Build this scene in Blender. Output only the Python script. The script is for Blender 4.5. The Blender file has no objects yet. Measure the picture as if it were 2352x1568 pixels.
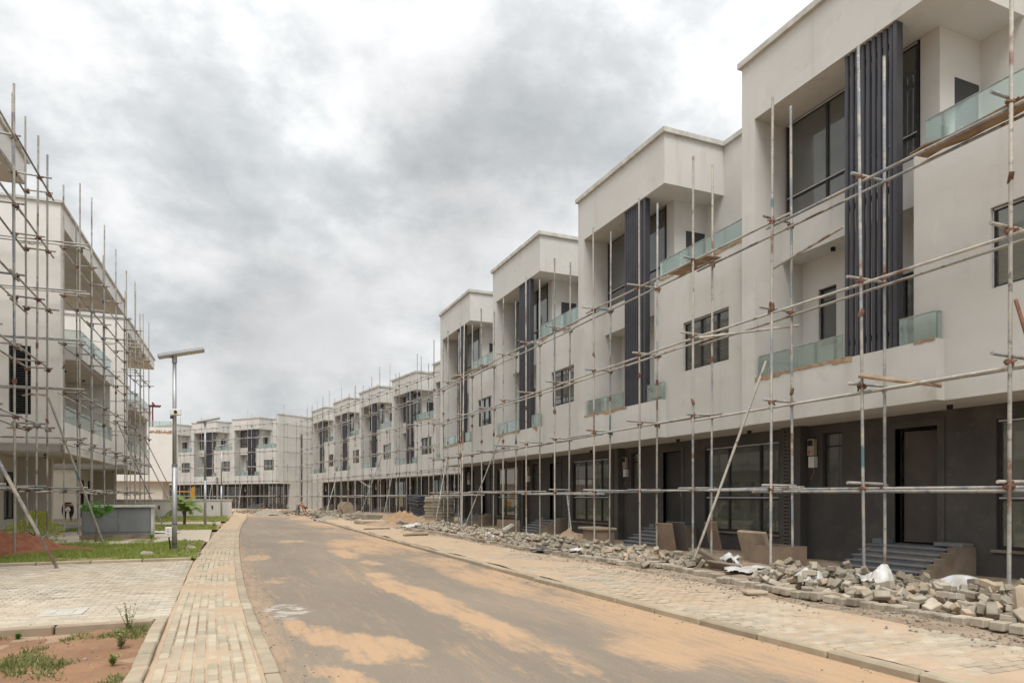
import bpy, math, random
from math import sin, cos, pi, radians, sqrt, atan2
from mathutils import Vector, Matrix, noise as mnoise

SC = bpy.context.scene
COL = SC.collection
random.seed(7)

# ------------------------------------------------------------------ camera
cam_d = bpy.data.cameras.new("camera")
cam_d.sensor_width = 36.0
cam_d.lens = 24.0
cam_d.shift_y = 356.0 / 2352.0
cam_d.clip_start = 0.1
cam_d.clip_end = 3000.0
cam = bpy.data.objects.new("camera", cam_d)
cam.location = (0.0, 0.0, 1.5)
cam.rotation_euler = (radians(90), 0, radians(-23.1))
COL.objects.link(cam)
SC.camera = cam

# ------------------------------------------------------------------ exposure
SC.view_settings.view_transform = 'Standard'
SC.view_settings.look = 'None'
SC.view_settings.gamma = 1.0
SC.view_settings.exposure = 0.66
SC.view_settings.use_curve_mapping = False
SC.cycles.use_denoising = True
SC.cycles.max_bounces = 8
SC.cycles.transparent_max_bounces = 16
SC.cycles.caustics_reflective = False
SC.cycles.caustics_refractive = False

SUN_EL, SUN_AZ = 58.0, 205.0     # degrees; azimuth clockwise from +Y

# ------------------------------------------------------------------ world: overcast sky
W = bpy.data.worlds.new("World")
SC.world = W
W.use_nodes = True
nt = W.node_tree
for n in list(nt.nodes):
    nt.nodes.remove(n)


def wn(t, **kw):
    n = nt.nodes.new(t)
    for k, v in kw.items():
        setattr(n, k, v)
    return n


def wl(a, b):
    nt.links.new(a, b)


def wmath(op, a, b=None, c=None, clamp=False):
    n = wn('ShaderNodeMath', operation=op, use_clamp=clamp)
    for i, v in enumerate((a, b, c)):
        if v is None:
            continue
        if isinstance(v, (int, float)):
            n.inputs[i].default_value = v
        else:
            wl(v, n.inputs[i])
    return n.outputs[0]


def build_world():
    tc = wn('ShaderNodeTexCoord')
    sep = wn('ShaderNodeSeparateXYZ')
    wl(tc.outputs['Generated'], sep.inputs[0])
    zc = wmath('MAXIMUM', sep.outputs[2], 0.0)
    den = wmath('ADD', zc, 0.30)
    px = wmath('DIVIDE', sep.outputs[0], den)
    py = wmath('DIVIDE', sep.outputs[1], den)
    comb = wn('ShaderNodeCombineXYZ')
    wl(px, comb.inputs[0])
    wl(py, comb.inputs[1])

    def fbm(scale, detail, rough, dist, off, src=None):
        mp = wn('ShaderNodeMapping')
        mp.inputs['Location'].default_value = off
        mp.inputs['Scale'].default_value = (scale, scale, scale * (1.5 if src else 1.0))
        wl(src or comb.outputs[0], mp.inputs[0])
        n = wn('ShaderNodeTexNoise')
        n.inputs['Scale'].default_value = 1.0
        n.inputs['Detail'].default_value = detail
        n.inputs['Roughness'].default_value = rough
        n.inputs['Distortion'].default_value = dist
        wl(mp.outputs[0], n.inputs['Vector'])
        return n.outputs[0]

    big = fbm(1.9, 3.0, 0.5, 0.2, CLOUD_OFF)
    mid = fbm(5.0, 10.0, 0.56, 0.15, (7.3, 1.9, 0), tc.outputs['Generated'])
    fine = fbm(14.0, 8.0, 0.6, 0.1, (2.3, 5.9, 0), tc.outputs['Generated'])
    s = wmath('MULTIPLY', big, 0.30)
    s = wmath('MULTIPLY_ADD', mid, 0.50, s)
    s = wmath('MULTIPLY_ADD', fine, 0.20, s)
    # the dark cloud bases that hang over the street, as lobes in direction space
    g = None
    for (az, el, r, amp) in CLOUD_LOBES:
        d = (sin(radians(az)) * cos(radians(el)), cos(radians(az)) * cos(radians(el)), sin(radians(el)))
        dot = wn('ShaderNodeVectorMath', operation='DOT_PRODUCT')
        wl(tc.outputs['Generated'], dot.inputs[0])
        dot.inputs[1].default_value = d
        mr = wn('ShaderNodeMapRange', interpolation_type='SMOOTHSTEP')
        mr.inputs['From Min'].default_value = cos(radians(r))
        mr.inputs['From Max'].default_value = 1.0
        mr.inputs['To Min'].default_value = 0.0
        mr.inputs['To Max'].default_value = amp * (1.0 if amp < 0 else 0.75)
        wl(dot.outputs['Value'], mr.inputs[0])
        g = mr.outputs[0] if g is None else wmath('ADD', g, mr.outputs[0])
    ramp = wn('ShaderNodeValToRGB')
    cr = ramp.color_ramp
    cr.elements[0].position = 0.36
    cr.elements[0].color = (0.50, 0.52, 0.53, 1)
    cr.elements[1].position = 0.60
    cr.elements[1].color = (0.97, 0.97, 0.965, 1)
    e = cr.elements.new(0.45)
    e.color = (0.63, 0.65, 0.658, 1)
    e = cr.elements.new(0.50)
    e.color = (0.76, 0.77, 0.772, 1)
    wl(s, ramp.inputs[0])
    # real overcast: brighter towards the zenith than at the horizon
    lum = wmath('MULTIPLY_ADD', wmath('POWER', zc, 3.0), CLOUD_ZENITH, CLOUD_BASE)
    # lobes are broken up by the cloud texture itself so that their edges billow
    brk = wmath('MULTIPLY_ADD', mid, 2.2, -0.1)
    g = wmath('MULTIPLY', g, brk)
    g = wmath('MINIMUM', wmath('MAXIMUM', wmath('ADD', g, 1.0), 0.62), 1.18)
    lum = wmath('MULTIPLY', lum, g)
    cloud = wn('ShaderNodeVectorMath', operation='SCALE')
    wl(ramp.outputs[0], cloud.inputs[0])
    wl(lum, cloud.inputs['Scale'])
    sky = wn('ShaderNodeTexSky', sky_type='NISHITA')
    sky.sun_disc = False
    sky.sun_elevation = radians(SUN_EL)
    sky.sun_rotation = radians(SUN_AZ)
    sky.dust_density = 2.0
    mix = wn('ShaderNodeMix', data_type='RGBA')
    mix.inputs['Factor'].default_value = 0.94
    wl(sky.outputs[0], mix.inputs['A'])
    wl(cloud.outputs[0], mix.inputs['B'])
    bg = wn('ShaderNodeBackground')
    bg.inputs['Strength'].default_value = 0.1
    wl(mix.outputs['Result'], bg.inputs['Color'])
    out = wn('ShaderNodeOutputWorld')
    wl(bg.outputs[0], out.inputs[0])


CLOUD_OFF = (3.1, 0.4, 0.0)
CLOUD_LOBES = [(14.9, 32.8, 9.9, -0.1), (28.7, 30.0, 7.5, -0.12), (21.4, 25.6, 9.9, -0.12), (16.0, 20.8, 8.5, -0.1), (6.2, 12.1, 9.0, -0.17), (-1.1, 8.6, 8.2, -0.1), (1.7, 17.2, 6.9, -0.05), (-8.0, 23.3, 11.9, 0.1), (6.9, 24.4, 8.0, 0.12), (38.2, 31.4, 12.4, 0.1), (25.8, 13.6, 11.1, 0.06), (3.6, 30.0, 8.9, 0.07)]
CLOUD_BASE, CLOUD_ZENITH = 6.3, 12.0
build_world()

sun_d = bpy.data.lights.new("sun", 'SUN')
sun_d.energy = 1.5
sun_d.angle = radians(25)
sun_d.color = (1.0, 0.96, 0.9)
sun = bpy.data.objects.new("sun", sun_d)
COL.objects.link(sun)
_sd = Vector((sin(radians(SUN_AZ)) * cos(radians(SUN_EL)), cos(radians(SUN_AZ)) * cos(radians(SUN_EL)), sin(radians(SUN_EL))))
sun.rotation_euler = (-_sd).to_track_quat('-Z', 'Y').to_euler()
sun.location = (0, 0, 60)

# ------------------------------------------------------------------ materials
class NM:
    """Small node-material builder."""

    def __init__(self, name):
        self.m = bpy.data.materials.new(name)
        self.m.use_nodes = True
        self.t = self.m.node_tree
        for n in list(self.t.nodes):
            self.t.nodes.remove(n)
        self.out = self.t.nodes.new('ShaderNodeOutputMaterial')
        self.geo = self.t.nodes.new('ShaderNodeNewGeometry')
        self.pos = self.geo.outputs['Position']
        self._rnd = None

    def n(self, t, **kw):
        x = self.t.nodes.new(t)
        for k, v in kw.items():
            setattr(x, k, v)
        return x

    def l(self, a, b):
        self.t.links.new(a, b)

    def rnd(self):
        if self._rnd is None:
            self._rnd = self.n('ShaderNodeObjectInfo').outputs['Random']
        return self._rnd

    def math(self, op, a, b=None, c=None, clamp=False):
        n = self.n('ShaderNodeMath', operation=op, use_clamp=clamp)
        for i, v in enumerate((a, b, c)):
            if v is None:
                continue
            if isinstance(v, (int, float)):
                n.inputs[i].default_value = v
            else:
                self.l(v, n.inputs[i])
        return n.outputs[0]

    def noise(self, scale, detail=4.0, rough=0.55, vec=None, sc=None, dist=0.0, off=None):
        v = vec or self.pos
        if sc or off:
            mp = self.n('ShaderNodeMapping')
            mp.inputs['Scale'].default_value = sc or (1, 1, 1)
            mp.inputs['Location'].default_value = off or (0, 0, 0)
            self.l(v, mp.inputs[0])
            v = mp.outputs[0]
        x = self.n('ShaderNodeTexNoise')
        x.inputs['Scale'].default_value = scale
        x.inputs['Detail'].default_value = detail
        x.inputs['Roughness'].default_value = rough
        x.inputs['Distortion'].default_value = dist
        self.l(v, x.inputs['Vector'])
        return x.outputs[0]

    def ramp(self, fac, a, b, lo=0.0, hi=1.0):
        x = self.n('ShaderNodeMapRange', interpolation_type='SMOOTHSTEP')
        x.inputs['From Min'].default_value = a
        x.inputs['From Max'].default_value = b
        x.inputs['To Min'].default_value = lo
        x.inputs['To Max'].default_value = hi
        self.l(fac, x.inputs[0])
        return x.outputs[0]

    def mix(self, fac, a, b):
        x = self.n('ShaderNodeMix', data_type='RGBA')
        for key, v in (('Factor', fac), ('A', a), ('B', b)):
            s = x.inputs[key]
            if isinstance(v, tuple):
                s.default_value = (v[0], v[1], v[2], 1)
            elif isinstance(v, (int, float)):
                s.default_value = v
            else:
                self.l(v, s)
        return x.outputs['Result']

    def mul(self, col, val):
        x = self.n('ShaderNodeVectorMath', operation='SCALE')
        if isinstance(col, tuple):
            x.inputs[0].default_value = col
        else:
            self.l(col, x.inputs[0])
        if isinstance(val, (int, float)):
            x.inputs['Scale'].default_value = val
        else:
            self.l(val, x.inputs['Scale'])
        return x.outputs[0]

    def bump(self, h, strength=0.3, dist=0.01, normal=None):
        x = self.n('ShaderNodeBump')
        x.inputs['Strength'].default_value = strength
        x.inputs['Distance'].default_value = dist
        self.l(h, x.inputs['Height'])
        if normal is not None:
            self.l(normal, x.inputs['Normal'])
        return x.outputs[0]

    def principled(self, col, rough=0.8, metal=0.0, normal=None, spec=0.3):
        p = self.n('ShaderNodeBsdfPrincipled')
        for k, v in (('Base Color', col), ('Roughness', rough), ('Metallic', metal), ('Specular IOR Level', spec)):
            s = p.inputs[k]
            if isinstance(v, tuple):
                s.default_value = (v[0], v[1], v[2], 1)
            elif isinstance(v, (int, float)):
                s.default_value = v
            else:
                self.l(v, s)
        if normal is not None:
            self.l(normal, p.inputs['Normal'])
        self.l(p.outputs[0], self.out.inputs[0])
        return p


M = {}


def simple(name, c1, c2=None, scale=6.0, rough=0.8, metal=0.0, bump=0.0, bscale=None, rand=0.0, contrast=(0.35, 0.65), spec=0.3, bdist=0.01):
    k = NM(name)
    c2 = c2 or tuple(v * 0.8 for v in c1)
    f = k.ramp(k.noise(scale, 5), contrast[0], contrast[1])
    col = k.mix(f, c1, c2)
    if rand:
        col = k.mul(col, k.math('MULTIPLY_ADD', k.rnd(), rand * 2, 1.0 - rand))
    nrm = k.bump(k.noise(bscale or scale * 8, 4), bump, bdist) if bump else None
    k.principled(col, rough, metal, nrm, spec)
    M[name] = k.m
    return k.m


# off-white render on the townhouses: mottled, faint vertical weathering, trowel bump
def plaster(name, c1, c2, stain):
    k = NM(name)
    big = k.ramp(k.noise(0.55, 4, 0.6), 0.35, 0.7)
    col = k.mix(k.math('MULTIPLY', big, 0.6), c1, c2)
    streak = k.ramp(k.noise(1.0, 4, 0.6, sc=(2.6, 2.6, 0.22)), 0.55, 0.8)
    col = k.mix(k.math('MULTIPLY', streak, 0.6), col, stain)
    patch = k.ramp(k.noise(0.9, 3, 0.5, off=(8, 3, 4)), 0.60, 0.63)
    col = k.mix(k.math('MULTIPLY', patch, 0.30), col, tuple(v * 1.1 for v in c1))
    grime = k.ramp(k.noise(1.9, 7, 0.68, off=(2, 5, 1)), 0.56, 0.74)
    col = k.mix(k.math('MULTIPLY', grime, 0.42), col, stain)
    band = k.ramp(k.noise(1.0, 3, 0.5, sc=(0.25, 0.25, 2.0)), 0.5, 0.75)
    col = k.mix(k.math('MULTIPLY', band, 0.35), col, tuple(v * 1.08 for v in c1))
    spot = k.ramp(k.noise(9.0, 3, 0.6), 0.68, 0.78)
    col = k.mix(k.math('MULTIPLY', spot, 0.18), col, stain)
    h = k.math('ADD', k.noise(38, 4, 0.6), k.math('MULTIPLY', k.noise(3.0, 3), 1.4))
    k.principled(col, 0.88, 0, k.bump(h, 0.22, 0.012), 0.2)
    M[name] = k.m


plaster('plaster', (0.605, 0.598, 0.568), (0.545, 0.538, 0.508), (0.44, 0.415, 0.365))
plaster('plaster_warm', (0.74, 0.725, 0.69), (0.68, 0.665, 0.63), (0.60, 0.55, 0.48))
plaster('ground_beige', (0.60, 0.565, 0.50), (0.52, 0.485, 0.43), (0.36, 0.32, 0.265))


def charcoal():
    k = NM('charcoal')
    f = k.ramp(k.noise(0.9, 5, 0.6), 0.3, 0.7)
    col = k.mix(f, (0.066, 0.063, 0.061), (0.090, 0.085, 0.080))
    dust = k.ramp(k.noise(1.4, 7, 0.72, off=(3, 1, 0)), 0.46, 0.80)
    col = k.mix(k.math('MULTIPLY', dust, 0.5), col, (0.18, 0.158, 0.135))
    fl = k.ramp(k.noise(17, 3, 0.6), 0.71, 0.75)
    col = k.mix(k.math('MULTIPLY', fl, 0.5), col, (0.28, 0.26, 0.23))
    k.principled(col, 0.75, 0, k.bump(k.noise(50, 4), 0.2, 0.008), 0.25)
    M['charcoal'] = k.m


charcoal()
simple('coping', (0.60, 0.59, 0.54), (0.45, 0.44, 0.40), 3.0, 0.7, bump=0.1)
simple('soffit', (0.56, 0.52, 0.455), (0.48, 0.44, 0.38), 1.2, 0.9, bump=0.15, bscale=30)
simple('interior', (0.60, 0.58, 0.53), (0.50, 0.48, 0.44), 1.0, 0.9)
simple('doorleaf_brown', (0.115, 0.097, 0.085), (0.09, 0.077, 0.068), 2.0, 0.6)
simple('doorleaf_dark', (0.028, 0.028, 0.030), (0.04, 0.038, 0.037), 3.0, 0.45)
simple('doorleaf_grey', (0.055, 0.055, 0.058), (0.045, 0.045, 0.05), 3.0, 0.5)
simple('door_red', (0.10, 0.025, 0.02), (0.07, 0.02, 0.018), 3.0, 0.5)


def louvre():
    k = NM('louvre')
    f = k.ramp(k.noise(2.0, 4), 0.4, 0.7)
    col = k.mix(f, (0.052, 0.052, 0.062), (0.040, 0.040, 0.049))
    spl = k.ramp(k.noise(30, 2), 0.74, 0.77)
    col = k.mix(k.math('MULTIPLY', spl, 0.6), col, (0.35, 0.34, 0.32))
    k.principled(col, 0.38, 0.0, None, 0.5)
    M['louvre'] = k.m


louvre()
simple('frame_dark', (0.028, 0.027, 0.027), (0.06, 0.055, 0.05), 8, 0.5, contrast=(0.5, 0.8))
simple('frame_film', (0.52, 0.54, 0.57), (0.40, 0.41, 0.42), 5, 0.5)
simple('frame_metal', (0.55, 0.56, 0.56), (0.38, 0.39, 0.39), 7, 0.35, metal=0.6)


def glass(name, tint, refl_tint, body, body_fac, dirt, fres=1.6):
    k = NM(name)
    lw = k.n('ShaderNodeFresnel')
    lw.inputs['IOR'].default_value = 1.52
    tr = k.n('ShaderNodeBsdfTransparent')
    tr.inputs[0].default_value = (*tint, 1)
    gl = k.n('ShaderNodeBsdfGlossy')
    gl.inputs['Color'].default_value = (*refl_tint, 1)
    gl.inputs['Roughness'].default_value = 0.03
    k.l(k.bump(k.noise(0.8, 2), 0.05, 0.02), gl.inputs['Normal'])
    df = k.n('ShaderNodeBsdfDiffuse')
    df.inputs[0].default_value = (*body, 1)
    d = k.math('ADD', k.math('MULTIPLY', k.ramp(k.noise(3.5, 6, 0.7), 0.45, 0.8), dirt), body_fac, clamp=True)
    spl = k.math('MULTIPLY', k.ramp(k.noise(24, 2), 0.74, 0.77), dirt * 2.0)
    d = k.math('MAXIMUM', d, spl)
    m1 = k.n('ShaderNodeMixShader')
    k.l(d, m1.inputs[0])
    k.l(tr.outputs[0], m1.inputs[1])
    k.l(df.outputs[0], m1.inputs[2])
    m2 = k.n('ShaderNodeMixShader')
    k.l(k.math('MULTIPLY', lw.outputs[0], fres, clamp=True), m2.inputs[0])
    k.l(m1.outputs[0], m2.inputs[1])
    k.l(gl.outputs[0], m2.inputs[2])
    k.l(m2.outputs[0], k.out.inputs[0])
    M[name] = k.m


glass('window_glass', (0.66, 0.69, 0.66), (0.95, 0.96, 0.95), (0.40, 0.41, 0.38), 0.24, 0.14)  # grey diffuse share painted in for reflected sky and the paler room behind
glass('window_dusty', (0.50, 0.53, 0.48), (0.9, 0.92, 0.9), (0.40, 0.41, 0.33), 0.24, 0.30)
glass('rail_glass', (0.91, 0.965, 0.945), (0.95, 1.0, 0.98), (0.70, 0.82, 0.76), 0.17, 0.03, 0.9)


# scaffold tube: galvanised grey, cement splashed, rust bands; differs from tube to tube
def tube_mat():
    k = NM('tube')
    r = k.rnd()
    r2 = k.math('FRACT', k.math('MULTIPLY', r, 7.31))
    off = k.n('ShaderNodeCombineXYZ')
    k.l(k.math('MULTIPLY', r, 40.0), off.inputs[0])
    add = k.n('ShaderNodeVectorMath', operation='ADD')
    k.l(k.pos, add.inputs[0])
    k.l(off.outputs[0], add.inputs[1])
    v = add.outputs[0]
    base = k.mix(k.ramp(r2, 0.35, 0.75), (0.27, 0.30, 0.33), (0.43, 0.41, 0.36))
    n1 = k.noise(2.2, 4, 0.6, vec=v)
    col = k.mix(k.ramp(n1, 0.4, 0.62), base, (0.50, 0.47, 0.41))
    n2 = k.noise(7.0, 4, 0.65, vec=v)
    col = k.mix(k.ramp(n2, 0.56, 0.68), col, (0.22, 0.19, 0.165))
    n3 = k.noise(1.1, 3, 0.6, vec=v, off=(5, 5, 5))
    col = k.mix(k.math('MULTIPLY', k.ramp(n3, 0.57, 0.66), 0.8), col, (0.20, 0.095, 0.055))
    n5 = k.noise(16, 3, 0.6, vec=v)
    col = k.mix(k.math('MULTIPLY', k.ramp(n5, 0.60, 0.66), 0.7), col, (0.62, 0.59, 0.52))
    n4 = k.noise(0.9, 1, 0.5, vec=v, off=(15, 2, 8))
    col = k.mix(k.math('MULTIPLY', k.ramp(n4, 0.735, 0.75), 0.8), col, (0.05, 0.20, 0.24))
    col = k.mul(col, k.math('MULTIPLY_ADD', r, 0.4, 0.74))
    k.principled(col, 0.5, 0.15, k.bump(n2, 0.2, 0.005), 0.4)
    M['tube'] = k.m


tube_mat()
simple('rust', (0.14, 0.065, 0.038), (0.22, 0.13, 0.09), 12, 0.85, rand=0.3, bump=0.4, bscale=60)
simple('timber', (0.36, 0.27, 0.185), (0.24, 0.175, 0.12), 5, 0.85, bump=0.3, bscale=30, rand=0.15)
simple('plywood', (0.34, 0.24, 0.15), (0.22, 0.145, 0.09), 3, 0.85, bump=0.2, rand=0.1)
simple('cardboard', (0.27, 0.20, 0.145), (0.22, 0.16, 0.12), 3, 0.85)
simple('mortar', (0.44, 0.31, 0.19), (0.27, 0.19, 0.125), 5, 0.95, bump=0.5, bscale=25)
simple('slate', (0.16, 0.165, 0.175), (0.24, 0.215, 0.185), 4, 0.6, bump=0.15, contrast=(0.45, 0.75))
simple('stringer', (0.24, 0.195, 0.145), (0.16, 0.125, 0.095), 2, 0.9, bump=0.3)
simple('block', (0.39, 0.345, 0.275), (0.29, 0.245, 0.185), 4, 0.92, bump=0.45, bscale=60, rand=0.28)
simple('block_tan', (0.44, 0.35, 0.25), (0.36, 0.28, 0.20), 4, 0.92, bump=0.45, bscale=60, rand=0.15)
simple('plastic', (0.55, 0.55, 0.545), (0.38, 0.35, 0.30), 5, 0.5, bump=0.1, spec=0.5)
simple('plastic_dark', (0.03, 0.032, 0.04), (0.06, 0.06, 0.07), 6, 0.4, spec=0.5)
simple('concrete', (0.42, 0.40, 0.35), (0.33, 0.30, 0.25), 3, 0.9, bump=0.35, bscale=40)
simple('concrete_tan', (0.42, 0.34, 0.25), (0.32, 0.25, 0.18), 2.5, 0.9, bump=0.35, bscale=40, rand=0.12)
simple('lamp_metal', (0.46, 0.47, 0.48), (0.36, 0.37, 0.38), 2, 0.42, metal=0.55)
simple('panel_pv', (0.02, 0.025, 0.045), (0.03, 0.03, 0.05), 9, 0.2, spec=0.6)
simple('lamp_lens', (0.60, 0.55, 0.47), (0.5, 0.45, 0.40), 12, 0.5)
simple('white_box', (0.74, 0.74, 0.72), (0.66, 0.66, 0.64), 4, 0.5)
simple('black', (0.012, 0.012, 0.013), (0.02, 0.02, 0.02), 5, 0.5)
simple('grey_paint', (0.165, 0.175, 0.185), (0.20, 0.21, 0.22), 2, 0.7, bump=0.1)
simple('plinth_mud', (0.20, 0.155, 0.105), (0.30, 0.25, 0.19), 3, 0.95, bump=0.4)
simple('meter_cream', (0.40, 0.365, 0.285), (0.33, 0.30, 0.23), 6, 0.6)
simple('red_print', (0.45, 0.06, 0.03), (0.35, 0.05, 0.03), 9, 0.6)
simple('steel_red', (0.16, 0.03, 0.035), (0.12, 0.03, 0.03), 5, 0.6)
simple('yellow_paint', (0.72, 0.36, 0.03), (0.60, 0.30, 0.03), 4, 0.5)
simple('helmet_white', (0.74, 0.73, 0.68), (0.68, 0.67, 0.62), 4, 0.4)
simple('helmet_yellow', (0.85, 0.48, 0.02), (0.78, 0.43, 0.02), 4, 0.4)
simple('skin', (0.30, 0.145, 0.075), (0.25, 0.12, 0.06), 8, 0.6)
simple('cloth_navy', (0.020, 0.021, 0.032), (0.03, 0.03, 0.042), 8, 0.9)
simple('cloth_grey', (0.20, 0.22, 0.22), (0.14, 0.15, 0.15), 8, 0.9)
simple('red_soil', (0.225, 0.080, 0.040), (0.30, 0.125, 0.065), 5, 0.97, bump=0.9, bscale=22, bdist=0.03)
simple('tan_soil', (0.34, 0.225, 0.13), (0.27, 0.175, 0.10), 4, 0.97, bump=0.8, bscale=20, bdist=0.03)
simple('grey_sand', (0.30, 0.265, 0.205), (0.25, 0.215, 0.165), 5, 0.97, bump=0.6, bscale=25, bdist=0.02)
simple('cover', (0.52, 0.49, 0.43), (0.44, 0.41, 0.36), 6, 0.9, bump=0.3)
simple('pebble', (0.36, 0.32, 0.26), (0.13, 0.11, 0.09), 30, 0.95, rand=0.2)
simple('bark', (0.16, 0.12, 0.085), (0.11, 0.085, 0.06), 9, 0.9, bump=0.5)


def leaf(name, c1, c2, c3):
    k = NM(name)
    f = k.ramp(k.noise(5.0, 3), 0.35, 0.65)
    col = k.mix(f, c1, c2)
    isl = k.geo.outputs['Random Per Island']
    col = k.mix(k.math('MULTIPLY', isl, 0.5), col, c3)
    p = k.n('ShaderNodeBsdfPrincipled')
    k.l(col, p.inputs['Base Color'])
    p.inputs['Roughness'].default_value = 0.6
    tl = k.n('ShaderNodeBsdfTranslucent')
    k.l(col, tl.inputs[0])
    mx = k.n('ShaderNodeMixShader')
    mx.inputs[0].default_value = 0.3
    k.l(p.outputs[0], mx.inputs[1])
    k.l(tl.outputs[0], mx.inputs[2])
    k.l(mx.outputs[0], k.out.inputs[0])
    M[name] = k.m


leaf('grass', (0.21, 0.30, 0.05), (0.28, 0.34, 0.07), (0.38, 0.36, 0.12))
leaf('leaf_green', (0.09, 0.25, 0.04), (0.13, 0.30, 0.05), (0.18, 0.34, 0.07))
leaf('leaf_yellow', (0.34, 0.40, 0.02), (0.46, 0.46, 0.03), (0.20, 0.30, 0.02))
leaf('leaf_palm', (0.17, 0.29, 0.05), (0.24, 0.34, 0.07), (0.36, 0.36, 0.12))
leaf('leaf_weed', (0.15, 0.19, 0.05), (0.21, 0.23, 0.075), (0.28, 0.24, 0.11))

DUST = (0.45, 0.335, 0.23)


# paving block: concrete, sandy dust in shared drifts, tint per block
def paver(name, c1, c2, dust_amt, pal=0.5):
    k = NM(name)
    f = k.ramp(k.noise(5.0, 4), 0.35, 0.65)
    col = k.mix(f, c1, c2)
    isl = k.geo.outputs['Random Per Island']
    t = k.math('FRACT', k.math('ADD', k.rnd(), isl))
    col = k.mul(col, k.math('MULTIPLY_ADD', t, 0.36, 0.80))
    d = k.ramp(k.noise(0.55, 5, 0.65), 0.36, 0.70)
    d2 = k.ramp(k.noise(6.0, 5, 0.7), 0.4, 0.75)
    dd = k.math('MULTIPLY', k.math('ADD', k.math('MULTIPLY', d, 0.7), k.math('MULTIPLY', d2, 0.35)), dust_amt, clamp=True)
    col = k.mix(dd, col, DUST)
    k.principled(col, 0.93, 0, k.bump(k.noise(70, 4, 0.6), 0.4, 0.006), 0.2)
    M[name] = k.m


paver('paver_path', (0.43, 0.38, 0.285), (0.37, 0.33, 0.25), 0.75)
paver('paver_drive', (0.46, 0.415, 0.335), (0.40, 0.36, 0.29), 0.6)
paver('paver_right', (0.43, 0.38, 0.30), (0.36, 0.315, 0.245), 1.0)
paver('kerb', (0.37, 0.32, 0.235), (0.31, 0.265, 0.195), 0.45)


def sand_mat(name, c1, c2, c3):
    k = NM(name)
    f = k.ramp(k.noise(1.3, 6, 0.62), 0.35, 0.68)
    col = k.mix(f, c1, c2)
    g = k.ramp(k.noise(9.0, 5, 0.7), 0.52, 0.75)
    col = k.mix(k.math('MULTIPLY', g, 0.55), col, c3)
    h = k.math('ADD', k.noise(18, 5, 0.7), k.math('MULTIPLY', k.noise(90, 3), 0.4))
    k.principled(col, 0.97, 0, k.bump(h, 0.5, 0.02), 0.15)
    M[name] = k.m


sand_mat('sand', (0.46, 0.345, 0.24), (0.41, 0.305, 0.21), (0.33, 0.255, 0.185))
sand_mat('dirt', (0.38, 0.265, 0.175), (0.30, 0.215, 0.15), (0.22, 0.165, 0.12))
sand_mat('verge_dirt', (0.34, 0.275, 0.205), (0.25, 0.175, 0.12), (0.13, 0.115, 0.10))
sand_mat('soil_near', (0.29, 0.168, 0.10), (0.22, 0.125, 0.075), (0.37, 0.245, 0.155))
sand_mat('lawn_soil', (0.26, 0.215, 0.10), (0.33, 0.235, 0.13), (0.17, 0.16, 0.06))


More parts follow.
